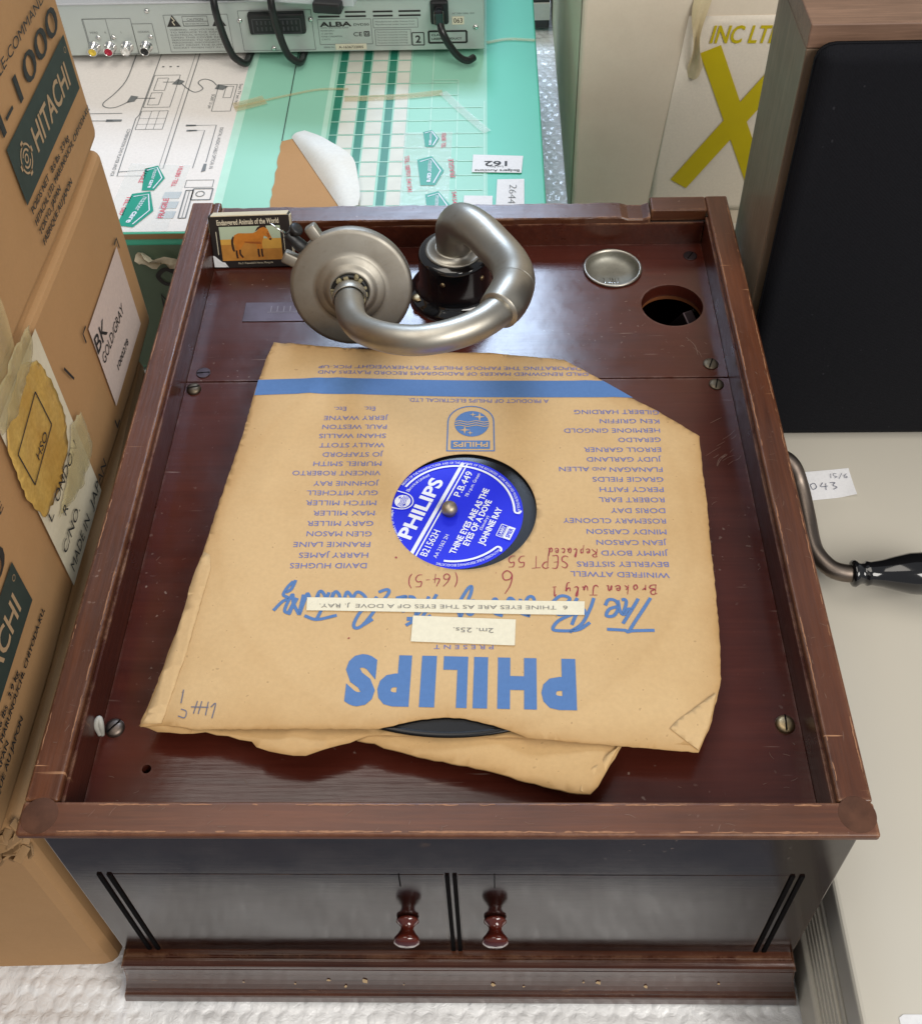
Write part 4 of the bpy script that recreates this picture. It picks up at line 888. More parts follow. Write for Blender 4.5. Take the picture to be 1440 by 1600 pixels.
# ------------------------------------------------------------------ horse matchbox
mx = thing('matchbox', 'small black matchbox with a brown horse picture, propped in the back corner of the tray', 'matchbox', (-.1390, .4020, ZB + .0006))
tl = Matrix.Rotation(math.atan2(.0140, .0335) * -1, 4, 'X') @ Matrix.Rotation(R(-1.2), 4, 'Y')
mw, mh, mt = .0272, .0368, .0085
MB().box((-mw, 0, 0), (mw, mt, mh), .0009, mat=tl).build('cover', 'matchbox', mx)
MB().box((-mw - .0004, .0012, .0012), (mw + .0006, mt - .0012, mh - .0012), .0004, mat=tl).build('tray', 'matchtray', mx)
MB().box((-mw + .002, -.0002, mh - .0006), (mw - .001, mt, mh + .00025), .0002, mat=tl).build('worn_edge', 'matchtray', mx)
MF = lambda o: (lambda x, z: tuple(tl @ Vector((x / 1000, -.00015 - o, z / 1000))))
# picture 54 x 36 mm: x -27..27, z 0..36
m = MB(); rect(m, -20.5, 20.5, 20.6, 29.2, MF(0)); pic = m.build('picture', 'sky_print', mx)
m = MB(); rect(m, -20.5, 5.6, 20.6, 20.5, MF(.00003)); m.build('picture_ground', 'grass_print', pic)
m = MB(); rect(m, 4, 13.5, 20.6, 20.5, MF(.00006)); rect(m, -20.5, 16.8, -8, 20.5, MF(.00006)); m.build('picture_field', 'ochre_print', pic)
horse = [(-10.8, 23.2), (-8, 24.6), (-3, 24.4), (2.2, 24.4), (4.6, 25.6), (7.5, 28.2), (10.2, 28.6), (12.2, 26.8), (13.6, 22.8), (14.6, 20.4), (13.8, 19.2), (12.4, 19.6), (11.0, 21.6), (9.4, 22.4), (8.6, 20.4), (7.8, 18.6), (7.4, 16.4), (7.7, 12.0), (7.5, 9.0), (8.8, 7.2), (6.6, 7.2), (6.2, 12), (5.8, 15.0), (5.2, 12), (5.4, 9), (5.6, 7), (3.6, 7), (3.9, 12), (3.6, 16.8), (0, 17.2), (-4.2, 18.0), (-6.0, 15.6), (-8.2, 13), (-7.6, 10), (-5.6, 7), (-7.6, 7), (-9.2, 10.2), (-9.2, 8.4), (-8.8, 6.8), (-10.8, 6.8), (-11.0, 12), (-10.4, 15.4), (-11.6, 18), (-11.8, 21)]
r = delaunay_2d_cdt([Vector(p) for p in horse], [(i, (i + 1) % len(horse)) for i in range(len(horse))], [], 1, 1e-5)
m = MB(); m.add([MF(.00010)(v.x, v.y) for v in r[0]], [tuple(t) for t in r[2]]); m.build('horse', 'horse', pic)
m = MB(); f = MF(.00012); flat(m, [(-4.4, 18.8), (2, 18.5), (6.6, 18.4), (7.2, 16.6), (3.6, 16.9), (0, 17.3), (-4.2, 18.1)], f); flat(m, [(11.2, 24.6), (12.4, 24.2), (13.4, 21.4), (12.2, 21.2)], f); m.build('horse_shading', plain('horse_shade_print', (.30, .085, .010), .45, var=.3, scale=300), pic)
m = MB(); f = MF(.00015); flat(m, [(13.0, 20.6), (14.5, 20.4), (13.8, 19.2), (12.6, 19.6)], f); flat(m, [(11.9, 25.4), (12.5, 25.3), (12.2, 24.8)], f)
flat(m, [(3.6, 25.4), (5.4, 28.2), (8.6, 30.0), (11.2, 29.2), (11.6, 27.6), (9.6, 28.4), (7.0, 27.6)], f)
stroke(m, [(-11.4, 22.4), (-12.6, 19), (-12.4, 14), (-11.8, 12)], 1.6, f, 4, taper=True)
for x, z in ((-10.3, 9.8), (-7.9, 10.2), (4.6, 10.4), (6.9, 10.4)): stroke(m, [(x, z + 3), (x - .1, z), (x + (1.6 if x in (-7.9,) else .2), z - 2.6)], 1.3, f, 3)
m.build('horse_mane', 'horse_dark', pic)
m = MB(); f = MF(.0001)
letter(m, 'Endangered Animals of the World', (-21.5, 30.4), (20.2, 30.9), 3.5, f, .02)
letter(m, "No 3  Przewalski's Horse, Mongolia", (-10, 3.0), (13.5, 3.2), 1.3, f)
stroke(m, [(-22.8, 10), (-22.8, 26)], .5, f, 1); stroke(m, [(22.6, 12), (22.6, 26)], .4, f, 1)
m.build('title', plain('cream_print', (.62, .56, .42), .5), mx)
m = MB(); flat(m, [(-26.8, 9.5), (-25.4, 9.0), (-17.5, 1.6), (-19, 1.2), (-26.6, 1.5)], MF(.0002)); flat(m, [(-24.5, 5.8), (-19.0, 4.6), (-16.8, .9), (-18.5, 2.4)], MF(.0006))
m.build('torn_corner', 'sticker', mx)

# ------------------------------------------------------------------ cardboard boxes on the left
XL = -.2035
def carton(label, y0, y1, z0, z1, x1, bev=.004):
    t = thing('cardboard_box', label, 'box', ((x1 - .13), (y0 + y1) / 2, z0), 'brown equipment cartons stacked on the left')
    b = MB().box((-.13, (y0 - y1) / 2, 0), (.13, (y1 - y0) / 2, z1 - z0), bev, 3)
    vs = []
    b2 = bmesh.new(); bv = [b2.verts.new(v) for v in b.v]
    for q in b.f: b2.faces.new([bv[i] for i in q])
    bmesh.ops.subdivide_edges(b2, edges=[e for e in b2.edges if e.calc_length() > .05], cuts=7, use_grid_fill=True)
    for v in b2.verts:
        if abs(v.co.x - .13) < .006 and not (abs(v.co.y) > (y1 - y0) / 2 - .001): v.co.x += -.0006 + .0009 * math.sin(v.co.y * 30 + z0 * 50)
    m = MB().bm(b2); m.build('carton', 'card', t); return t
def face_f(t, x1, o=.0014):
    """(y, z) in mm of the scene -> local point on the right-hand face"""
    L = t.location
    return lambda y, z: (x1 + o - L.x, y / 1000 - L.y, z / 1000 - L.z)
def ink_face(t, dy, dz, x1, nm='printing'):
    f = face_f(t, x1); F_ = lambda y, z: f(y + dy, z + dz)
    m = MB(); rect(m, 251.2, 377.5, 356.6, 409.5, F_, 0, 6, 2); m.build('printed_block', 'ink_green', t)
    m = MB()
    bold_letter(m, 'RM-1000', (206, 414.6), (355, 415.0), 13.4, F_, .35)
    letter(m, "BOITE DE TELE-COMMANDE DE", (205, 437.4), (370, 433.4), 5.0, F_, 0)
    m.build('model_lettering', 'ink_black', t); m = MB()
    bold_letter(m, 'POIDS NET', (253.6, 370.3), (283.5, 369.6), 3.7, F_, .14); bold_letter(m, '8.6 lbs', (289, 369.2), (304, 368.6), 3.7, F_, .14); bold_letter(m, '3.9 kg', (308, 368.4), (322, 368), 3.7, F_, .14)
    bold_letter(m, 'HITACHI, LTD. MARUNOUCHI, CHIYODA-KU,', (253, 363.6), (361, 361.2), 3.6, F_, .14)
    bold_letter(m, 'TOKYO, JAPAN', (253.4, 357.2), (292, 356.6), 3.6, F_, .14); bold_letter(m, 'FABRIQUE AU JAPON', (253.6, 350.8), (308, 349.4), 3.6, F_, .14)
    m.build('address_print', 'ink_black', t)
    m = MB(); G_ = lambda y, z: (lambda p: (p[0] + .0002, p[1], p[2]))(F_(y, z))
    letter(m, 'HITACHI', (281.5, 387.2), (346, 386.6), 13.0, G_, .015)
    cx, cz = 267.2, 393.6
    stroke(m, circle(cx, cz, 2.0, 16), .9, G_, 1, closed=True); stroke(m, circle(cx, cz, 4.4, 20)[1:9], 1.1, G_, 1); stroke(m, circle(cx, cz, 4.4, 20)[11:19], 1.1, G_, 1)
    stroke(m, circle(cx, cz, 7.0, 24), 1.1, G_, 1, closed=True)
    for a in (0, 90, 180, 270): stroke(m, [(cx + 6.6 * math.cos(R(a)), cz + 6.6 * math.sin(R(a))), (cx + 9.2 * math.cos(R(a)), cz + 9.2 * math.sin(R(a)))], 3.0, G_, 1)
    stroke(m, circle(352, 403, 1.5, 14), .35, G_, 1, closed=True)
    m.build('logo_lettering', plain('reversed_card', (.40, .27, .15), .7), t)
b3 = carton('plain brown carton at the bottom of the stack, crushed front corner beside the cabinet', .0137, .34, .0005, .190, -.1965, .010)
b3.rotation_euler.z = R(1.6); b3.location.x -= .0055
b2_ = carton('middle brown carton with pale pink label and yellowed tape patch on its side', -.06, .366, .1965, .334, XL, .006)
b1 = carton('top brown carton in the stack with large black numerals above a solid block', -.02, .371, .3375, .474, XL, .006)
ink_face(b1, 0, 0, XL); ink_face(b2_, -244.5, -131.6, XL)
m = MB()
for k_ in range(26):
    a = random.uniform(0, 6.28)
    m.box((-.004, -.0022, -.0006), (.004, .0022, .0006), .0003, mat=Matrix.Translation((.118 + random.uniform(-.005, .012), -.1605 + random.uniform(-.006, .004), .178 + random.uniform(-.006, .012))) @ Euler((random.uniform(-1, 1), random.uniform(-1, 1), a)).to_matrix().to_4x4())
m.build('crushed_corner', 'card_dark', b3)
m = MB(); f = face_f(b1, XL, .0018)
vs = []
for i in range(12):
    y = 150 + 3.4 * i
    for j in range(7): z = 338 + (395 - 338) * j / 6; vs.append((f(y, z)[0] + .0006 * math.sin(i * 1.1 + j * .4), *f(y + 6 * math.sin(j * .5), z)[1:]))
m.add(vs, [(i * 7 + j, i * 7 + j + 1, i * 7 + 8 + j, i * 7 + 7 + j) for i in range(11) for j in range(6)], smooth=True)
m.build('packing_tape', 'amber', b1)
m = MB(); f = face_f(b2_, XL, .0016)
rect(m, 267, 218, 339, 281, f, 0, 4, 3); pk = m.build('shipping_label', 'pinklabel', b2_)
m = MB(); f = face_f(b2_, XL, .0021)
letter(m, 'BK', (266.8, 261.0), (288, 258.8), 11, f, .005); letter(m, 'GOLD/GRAY', (270, 249.5), (319, 247.0), 6.8, f); letter(m, '1000278', (285, 230), (311, 228), 4.2, f, .01)
m.build('label_lettering', 'ink_black', pk)
m = MB(); f = face_f(b2_, XL, .0016)
for p in ([(258.8, 278), (258.8, 285), (265, 285)], [(259, 214), (259, 208), (265, 208)], [(336, 284.5), (342.5, 284.5), (342.5, 277)], [(225, 292), (231, 278)]): stroke(m, p, 1.6, f, 1)
m.build('corner_marks', 'ink_black', b2_)
m = MB(); rect(m, 148, 205, 213, 332, f, 0, 4, 6); wl = m.build('address_label', 'whitelabel', b2_)
m = MB(); f = face_f(b2_, XL, .0033)
letter(m, 'MADE IN', (151, 213.0), (186, 212.4), 6.6, f); letter(m, 'JAPAN', (193, 212.4), (226, 212), 6.6, f)
m.build('address_lettering', 'ink_black', wl); m = MB()
letter(m, 'C/NO.', (151, 228.6), (181, 228), 6.4, f); letter(m, 'R', (166, 242), (171.5, 242), 6, f); letter(m, 'L', (152, 255), (157, 255), 6.4, f); letter(m, 'ONDON', (164, 255), (203, 254), 6.4, f)
m.build('address_lettering', 'ink_black', wl); m = MB()
letter(m, 'HSO', (165, 288), (181, 288), 5, f)
for a, b_ in (((153, 284), (189, 288)), ((189, 288), (187, 314)), ((187, 314), (151, 309)), ((151, 309), (153, 284))): stroke(m, [a, b_], .9, f, 1)
m.build('diamond_mark', 'ink_black', wl)
def patch(poly, o, amp, mt, nm, par, t):
    f = face_f(t, XL, o); r = sheet(poly, [], 4.5, lambda x, y: amp * (math.sin(x * .31 + y * .17) * math.sin(y * .29) + .6 * random.uniform(-1, 1)), .1, jag=.9)
    m = MB(); m.add([(f(v[0], v[1])[0] + v[2] / 1000, *f(v[0], v[1])[1:]) for v in r[0]], r[1], smooth=True); m.build(nm, mt, par)
patch([(150, 262), (172, 256), (196, 262), (206, 276), (207, 300), (201, 322), (186, 334), (160, 330), (146, 318), (143, 285)], .0026, .18, 'yellowtape', 'yellowed_tape', wl, b2_)
patch([(160, 248), (196, 232), (220, 236), (222, 262), (206, 268), (190, 256)], .0032, .35, 'amber', 'crinkled_tape', wl, b2_)
patch([(146, 328), (165, 322), (200, 328), (207, 340), (186, 345), (150, 343)], .0032, .5, 'amber', 'crinkled_tape', wl, b2_)

# ------------------------------------------------------------------ green carton with the printed top
GZ = .15
gb = thing('green_box', 'mint and teal printed equipment box behind the cabinet, brown tear in its top', 'box', (-.18, .76, .0005))
def gl(o): return lambda x, y: (x / 1000 + .18, y / 1000 - .76, GZ - .0005 + o)
m = MB().box((-.260, -.242, 0), (.247, .24, GZ - .0005), .0015); m.build('carton', 'teal', gb)
m = MB(); rect(m, -438, 519.5, -203, 998, gl(.0002)); wp = m.build('white_panel', 'white_print', gb)
m = MB(); rect(m, -203, 519.5, -195.5, 998, gl(.0002)); rect(m, -124, 519.5, -119.5, 998, gl(.0003)); m.build('pale_stripe', 'pale_mint', gb)
m = MB(); rect(m, -195.5, 519.5, -50, 998, gl(.00015)); rect(m, -50, 519.5, 20, 998, gl(.00012)); m.build('mint_panel', 'mint', gb)
m = MB(); f = gl(.0004)
for x in (-117, -94.5, -70.5): rect(m, x, 519.5, x + 6.5, 998, f)
m.build('dark_stripes', 'darkgreen', gb)
m = MB(); f = gl(.0005)
ys = [529 + 20.3 * k_ for k_ in range(23)]
for y in ys:
    for x0, x1 in ((-109.5, -96), (-86.5, -72.5), (-62.5, -51)): rect(m, x0, y, x1, y + 18.2, f)
m.build('pale_cells', 'palegrid', gb)
m = MB(); f = gl(.00055)
for y in ys: stroke(m, [(-118, y - 1), (-50 if y > 735 else 16 if y < 700 else -6, y - 1)], .9, f, 1)
for x, y0, y1 in ((-50, 519, 998), (-29.5, 519, 998), (-6, 519, 736), (17.5, 519, 700)): stroke(m, [(x, y0), (x, y1)], .9, f, 1)
stroke(m, [(-29.5, 736), (-6, 736)], .9, f, 1)
m.build('grid_lines', 'pale_mint', gb)
m = MB(); f = gl(.0006); stroke(m, [(-157, 642), (-158.5, 762), (-160, 998)], .8, f, 1); m.build('flap_seam', 'ink_green', gb)
# wiring diagram
m = MB(); f = gl(.0006); w = .9
def ln(*p, w_=.8, sub=1): stroke(m, list(p), w_, f, sub)
ln((-290, 790), (-290, 686), (-292, 680), (-290, 594), (-256, 594)); ln((-253, 790), (-253, 604), (-290, 600)); ln((-257, 790), (-257, 606), w_=.4)
for x0, y0, x1, y1 in ((-289, 698, -265, 752), (-289, 663, -265, 692), (-285, 726, -275, 747), (-286, 702, -276, 722), (-226, 690, -209, 734), (-219, 712, -212, 731), (-230, 577, -207, 587)): frame(m, x0, y0, x1, y1, .55, f)
for y in (671, 680): ln((-289, y), (-265, y), w_=.35)
for x in (-273, -280): ln((x, 663), (x, 692), w_=.35)
ln((-314, 790), (-314, 746), (-320, 722), (-327, 706), (-323, 699), (-314, 699), (-304, 708), w_=1, sub=6); ln((-299, 713), (-281, 713), w_=.9)
ln((-279, 740), (-268, 740)); ln((-262, 738), (-254, 728), (-246, 722), (-240, 728), (-246, 738), (-242, 744), (-234, 741), (-228, 733), w_=1, sub=6)
flat(m, [(-270, 736), (-262, 735), (-259, 741), (-266, 745)], f); flat(m, [(-229, 727), (-221, 725), (-217, 731), (-227, 735)], f); flat(m, [(-306, 706), (-299, 708), (-297, 716), (-304, 718)], f)
ln((-345, 689), (-306, 689)); ln((-345, 678), (-312, 677)); flat(m, [(-318, 675.5), (-304, 676), (-304, 679), (-318, 679.5)], f)
ln((-244, 668), (-218, 668), (-218, 612), w_=.7); ln((-241, 660), (-227, 660), (-228, 604), w_=.7)
for x, y in ((-240, 668), (-238, 660)): flat(m, [(x - 5, y - 1.3), (x + 4, y - 1), (x + 4, y + 1), (x - 5, y + 1.3)], f)
flat(m, [(-220, 598), (-216.5, 600), (-217, 610), (-219.5, 610)], f)
stroke(m, circle(-215.5, 568, 3.5, 14), .9, f, 1, closed=True); frame(m, -222, 560, -206, 575, 1.2, f); frame(m, -228, 536, -222, 573, 1.1, f); ln((-225, 537), (-225, 572), w_=.6)
for (x0, y0), (x1, y1), t in (((-296, 664), (-296, 594), 'COMBINATION DVD PLAYER AND VCR'), ((-214, 664), (-214, 603), 'DIGITAL AUDIO CABLE OPTICAL IN'), ((-207, 735), (-207, 700), 'Scart TV set rear'), ((-230, 718), (-230, 695), 'SCART 21 pin')): letter(m, t, (x0, y0), (x1, y1), 3.0, f)
for x in (-284, -277, -270): ln((x, 768), (x, 766), w_=2)
m.build('wiring_diagram', 'ink_grey', gb)
m = MB()
for y in (566, 553, 540): flat(m, [(-246, y - 4), (-232, y - 4), (-231, y + 5), (-245, y + 5)], f)
m.build('battery_picture', plain('grey_tint', (.42, .46, .48), .5), gb)
# printed carrier tape with green badges
g1, g2 = gl(.0009), gl(.0011)
def carrier(poly, badges, texts):
    m = MB(); flat(m, poly, gl(.0007)); tp = m.build('printed_tape', 'film', gb)
    for x, y, s_, a in badges:
        m = MB(); mw_ = MB()
        c_, q_ = math.cos(a), math.sin(a); T_ = lambda p: (x + (p[0] * c_ - p[1] * q_) * s_, y + (p[0] * q_ + p[1] * c_) * s_)
        flat(m, [T_(p) for p in ((-12, 16), (0, 21), (11, 0), (4, -20), (-8, -20))], g1)
        stroke(mw_, [T_(p) for p in [(-9.5, 13), (0, 17.5), (8, 0), (2.5, -17)]], 1.0, g2, 1)
        letter(mw_, 'master', T_((-2.5, 14)), T_((-2.5, -2)), 4.2 * s_, g2); letter(mw_, 'care', T_((-2.5, -3)), T_((-3, -16)), 4.2 * s_, g2, .03)
        m.build('badge', 'badge', tp); mw_.build('badge_lettering', 'label_white', tp)
    for t, p0, p1, c in texts:
        m = MB(); letter(m, t, p0, p1, c, g1, .01); m.build('tape_lettering', 'red_print', tp)
carrier([(-51, 519), (-12, 519), (-10, 652), (-52, 652)], ((-27, 595, 1.0, 0), (-28, 642, .62, 0), (-20, 548, .9, 0)),
        (('TEL: 08701 541541', (-50, 617), (-45, 566), 3.6), ('TEL: 08701', (-15.5, 628), (-15.5, 650), 3.6), ('FRAGILE', (-6.5, 586), (-9, 612), 4), ('541541', (-9, 566), (-8, 548), 3.4)))
carrier([(-288, 519), (-234, 519), (-230, 608), (-282, 612)], ((-258, 590, .85, 0), (-262, 548, 1.15, -.2)),
        (('TEL: 08701', (-238, 578), (-236, 606), 3.6), ('FRAGILE', (-240, 536), (-240, 562), 4.4), ('TEL: 087', (-275, 566), (-277, 540), 3.6), ('FRAGILE', (-268, 604), (-270, 584), 3.6)))
# torn patch and curled-back paper
m = MB(); r = sheet([(-157, 641), (-156, 519), (-80, 519), (-98, 550), (-148, 645)], [], 12, lambda x, y: .25 * random.random(), .1, jag=.8)
m.add([gl(.0006)(v[0], v[1])[:2] + (GZ + .0002 + v[2] / 1000,) for v in r[0]], r[1]); m.build('bare_card', 'card', gb)
A_, B_ = Vector((-149, 646)), Vector((-96, 540)); vs = []; nn = 16
for i in range(nn + 1):
    t = i / nn; p = A_.lerp(B_, t); bul = 30 * math.sin(math.pi * min(1, .10 + .80 * t ** 1.25)) ** .75; nx = Vector((.894, .447))
    for j in range(9):
        q = j / 8; d = bul * (q - .12 * math.sin(q * 3.1)); z = 11 * math.sin(min(1, q * 1.25) * math.pi * .62) * math.sin(math.pi * (.1 + .82 * t)) + 1
        vs.append((*gl(0)(p.x + nx.x * d + 1.2 * math.sin(i * .9) * q, p.y + nx.y * d)[:2], GZ + z / 1000))
m = MB().add(vs, [(i * 9 + j, (i + 1) * 9 + j, (i + 1) * 9 + j + 1, i * 9 + j + 1) for i in range(nn) for j in range(8)], smooth=True)
m.build('curled_flap', paper('curled_paper', (.72, .74, .72), .25, (.60, .46, .26)), gb)
# old adhesive tape on top
def ribbon3(pts, w, o): 
    m = MB(); f = gl(o); P = pts; vs = []
    stroke(m, P, w, f, 5); return m
ribbon3([(-206, 694), (-180, 705), (-160, 713), (-132, 722), (-106, 722)], 3.5, .0014).build('loose_tape', 'amber', gb)
ribbon3([(-206, 694), (-194, 699), (-180, 706)], 15, .0018).build('loose_tape', 'amber', gb)
ribbon3([(-108, 706), (-80, 707), (-52, 709), (-20, 714)], 9, .0012).build('loose_tape', 'amber', gb)
ribbon3([(-20, 714), (-6, 690), (8, 668), (20, 650)], 8, .0014).build('loose_tape', 'film', gb)
ribbon3([(20, 800), (40, 806), (66, 803)], 5, .0012).build('loose_tape', 'amber', gb)
# stickers
m = MB(); flat(m, [(7, 592), (48, 590), (50, 614), (8, 617)], gl(.0012)); st_ = m.build('lot_sticker', 'sticker', gb)
m = MB(); f = gl(.0014)
letter(m, 'Badgers Auctions', (46.5, 594.5), (9.5, 595.5), 3.2, f, .01); letter(m, 'Lot No.:', (33, 600), (20, 600.2), 2.6, f); letter(m, '162', (36.5, 606.5), (17.5, 607), 6.8, f, .02)
m.build('sticker_lettering', 'ink_black', st_)
m = MB(); flat(m, [(26, 535), (49, 535), (50, 581), (28, 581)], gl(.0016)); sp_ = m.build('paper_tag', 'sticker', gb); m = MB(); flat(m, [(0, 535), (23.5, 535), (24, 559), (1, 560)], gl(.0013)); m.build('paper_tag', 'sticker', gb)
m = MB(); f = gl(.0020); letter(m, '2644', (38, 573), (36, 548), 6, f, -.015); letter(m, 'E', (11, 541), (14, 541), 4, f, -.015); m.build('handwriting', 'ink_grey', sp_)
# dull front side with marker writing
m = MB(); F2 = lambda x, z: (x / 1000 + .18, .518 - .76 - .0006, z / 1000); rect(m, -437, 2, 64, 138, F2); fr = m.build('front_side', 'greenface', gb); m = MB(); rect(m, -437, 144, 64, 149.2, lambda x, z: (x / 1000 + .18, .518 - .76 - .0009, z / 1000)); m.build('raw_edge', 'card_dark', gb)
m = MB(); F3 = lambda x, z: (x / 1000 + .18, .518 - .76 - .0012, z / 1000)
stroke(m, [(-236, 110), (-243, 113), (-250, 106), (-246, 98), (-238, 97)], 4, F3); stroke(m, [(-252, 70), (-252, 86), (-244, 70), (-244, 87)], 3, F3, 1); stroke(m, [(-240, 76), (-233, 78), (-235, 83), (-240, 76), (-234, 70)], 2.4, F3); stroke(m, [(-250, 62), (-243, 60), (-246, 52)], 2.4, F3); stroke(m, [(-226, 104), (-218, 112), (-212, 100)], 3, F3)
m.build('marker_writing', 'ink_black', fr)
cp = MB(); vs = []
for i in range(10):
    for j in range(5): vs.append((-.262 + .0045 * i + .002 * math.sin(j * 2 + i), .5155 - .004 * math.sin(i * .9 + j * 1.3) - .0012 * j, .121 + .0032 * j - .0009 * i + .002 * math.sin(i * 1.7)))
cp.add(vs, [(i * 5 + j, i * 5 + j + 1, i * 5 + 6 + j, i * 5 + 5 + j) for i in range(9) for j in range(4)], smooth=True)
o = cp.build('crumpled_tape', 'whitelabel', gb); o.location = (.18, -.76, -.0005)

# ------------------------------------------------------------------ disc player, rear towards the camera
DY = .777
dv = thing('disc_player', 'slim silver disc player seen from its rear sockets, on the green printed box', 'disc player', (-.2, .9, GZ + .0040))
def dl_(o): return lambda x, z: (x / 1000 + .2, DY - .9 - o, z / 1000 - GZ - .0020)
MB().box((-.232, DY - .9, .0035), (.218, .12, .0555), .001).build('casing', 'silver', dv)
MB().box((-.2325, DY - .9 - .003, .0555), (.2185, .12, .0572), .0005).build('lid', 'silver_light', dv)
for x in (-.2, .19):
    for y in (-.1, .1): MB().lathe([(.010, -.0036), (.010, .004)], Matrix.Translation((x, y, 0)), 20).build('foot', 'black_matt', dv)
m = MB(); f = dl_(.0003)
for x0, z0, x1, z1 in ((-352, 157, -307, 192.5), (-307, 157, -288, 187), (-351, 157, -330, 192.5), (-276, 158, -217, 195), (-259, 184, -236, 193.5), (-259, 184, -236, 188.5), (-207, 158, -140, 198), (-135, 163, -86, 188), (-84, 179, -43, 188), (-83, 161, -50, 177)): frame(m, x0, z0, x1, z1, .45, f)
for k_ in range(8): letter(m, ('WARNING:  HIGH VOLTAGE INSIDE', 'TO REDUCE THE RISK OF', 'ELECTRICAL SHOCK DO NOT', 'OPEN THIS COVER REFER', 'SERVICING TO QUALIFIED', 'PERSONNEL DISCONNECT THE', 'UNIT FROM THE SUPPLY', 'SOCKET WHEN NOT IN USE')[k_], (-273, 179.6 - 2.6 * k_), (-221, 179.6 - 2.6 * k_), 1.5, f)
letter(m, 'CAUTION', (-255, 189.2), (-240, 189.2), 2.4, f); letter(m, 'RISK OF ELECTRIC SHOCK', (-257, 185.5), (-238, 185.5), 1.3, f)
for x, t in ((-345, 'VIDEO'), (-331, 'R'), (-316, 'L'), (-300, 'COAXIAL')): letter_w(m, t, (x - 3, 178), 0, 1.8, f)
for k_, t in enumerate(('DIGITAL VERSATILE DISC PLAYER', 'POWER SUPPLY:', 'AC 230V-50Hz', 'POWER CONSUMPTION:', '12 WATTS')): letter_w(m, t, (-133, 179 - 2.9 * k_), 0, 1.5, f, .8)
for k_ in range(2): letter(m, 'Manufactured under licence from', (-82, 184.4 - 2.8 * k_), (-46, 184.4 - 2.8 * k_), 1.4, f)
for k_ in range(5): letter(m, 'This product incorporates technology', (-81.5, 174 - 2.7 * k_), (-53, 174 - 2.7 * k_), 1.3, f)
letter(m, 'SERIAL No:', (-132, 159.5), (-122, 159.5), 1.5, f); m.build('small_lettering', 'ink_grey', dv); m = MB()
letter_w(m, 'AC 230V-50Hz 12W', (-11, 191), 0, 1.6, f)
m.build('small_lettering', 'ink_grey', dv)
m = MB(); f = dl_(.0004)
letter(m, 'ALBA', (-133.5, 181.0), (-104, 181.2), 4.4, f, .03, 0); letter(m, 'DVD50', (-102, 181.5), (-88, 181.5), 2.2, f)
letter(m, 'CE', (-103, 171), (-95, 171), 4, f); frame(m, -93, 171, -88.5, 175.5, .7, f); frame(m, -91.8, 172.2, -89.7, 174.3, .5, f)
m.build('bold_lettering', 'ink_black', dv); m = MB(); frame(m, -49, 161, -38, 173.5, .9, f); letter(m, '2', (-46, 163.5), (-41, 163.5), 7, f, .02)
frame(m, -33.5, 163, 1.5, 174.5, 1.8, f); letter(m, 'CLASS 1', (-31, 169.8), (-18, 169.8), 2.0, f, .01); letter(m, 'LASER PRODUCT', (-31, 166), (-3, 166), 2.0, f, .01)
m.build('class_mark', 'ink_black', dv)
for x in (-268, -226): m = MB(); flat(m, [(x - 6.5, 183.5), (x + 6.5, 183.5), (x, 195)], f); m.build('warning_triangle', 'ink_black', dv)
for x0, x1 in ((-134, -114), (-109, -90), (-83.5, -65.5), (-60, -40)):
    for z in (190, 194.2): m = MB(); rect(m, x0, z, x1, z + 1.7, f); m.build('vent_slot', 'ink_black', dv)
m = MB(); f = dl_(.0005); stroke(m, [(-268.6, 193), (-266.6, 189.4), (-268.8, 188.6), (-267.2, 185)], .9, f, 1); rect(m, -121, 157.5, -92, 163.5, f); rect(m, -11.5, 181, -.5, 189, f); s_ = m.build('serial_sticker', 'strip', dv)
m = MB(); f = dl_(.0007); letter(m, 'A-1636722005', (-118, 159.0), (-95, 159.0), 2.6, f, .005); letter(m, '063', (-10, 182.8), (-2, 182.8), 4.6, f); m.build('serial_number', 'ink_black', s_)
def at(x, z, o=0): return Vector(dl_(o)(x, z))
out_ = lambda x, z: axis_mat(at(x, z), (0, -1, 0))
for x, mt in ((-347, 'rca_yellow'), (-332, 'rca_red'), (-316, 'rca_white'), (-298, 'black_matt')):
    s_ = MB().lathe([(.0058, 0), (.0058, .0015), (.0045, .0018), (.0044, .0105), (.0039, .011), (.0036, .0095)], out_(x, 164.5), 28, close=False).build('socket', 'chrome', dv)
    MB().lathe([(.0037, .0096), (.0036, .0104), (.0016, .0104), (.0014, .008), (0, .008)], out_(x, 164.5), 24).build('socket_insert', mt, s_)
for x, z in ((-341, 174), (-327, 174), (-292, 174), (-290, 199.5), (-206.5, 188.5), (-141, 188.5), (-179, 160), (10, 178)):
    MB().lathe([(.0024, 0), (.0024, .0008), (.0012, .0016), (0, .0017)], out_(x, z), 18).build('screw', 'chrome', dv)
sc = MB().box((-.198 + .2, DY - .9 - .006, .0245), (-.146 + .2, DY - .9 + .001, .0455), .002).build('scart_socket', 'black_matt', dv)
m = MB(); f = dl_(.0063)
frame(m, -194, 178.5, -150, 192.5, 1.1, f)
for k_ in range(10):
    for z in (181, 187): rect(m, -190.5 + 4 * k_, z, -189 + 4 * k_, z + 4, f)
m.build('scart_pins', 'dark_grey', sc)
MB().box((-.031 + .2, DY - .9 - .004, .0305), (-.0145 + .2, DY - .9 + .001, .0535), .002).build('power_inlet', 'black_matt', dv)
MB().box((-.0275 + .2, DY - .9 - .016, .036), (-.0185 + .2, DY - .9 - .003, .050), .002).build('power_plug', 'black_gloss', dv)
MB().tube([at(-22, 190, .012), at(-20, 184, .019), at(-14, 172, .021), at(-6, 160, .020), at(2, 154.5, .018), at(8, 154, .012)], .0034, 14).build('power_cable', 'cable', dv)

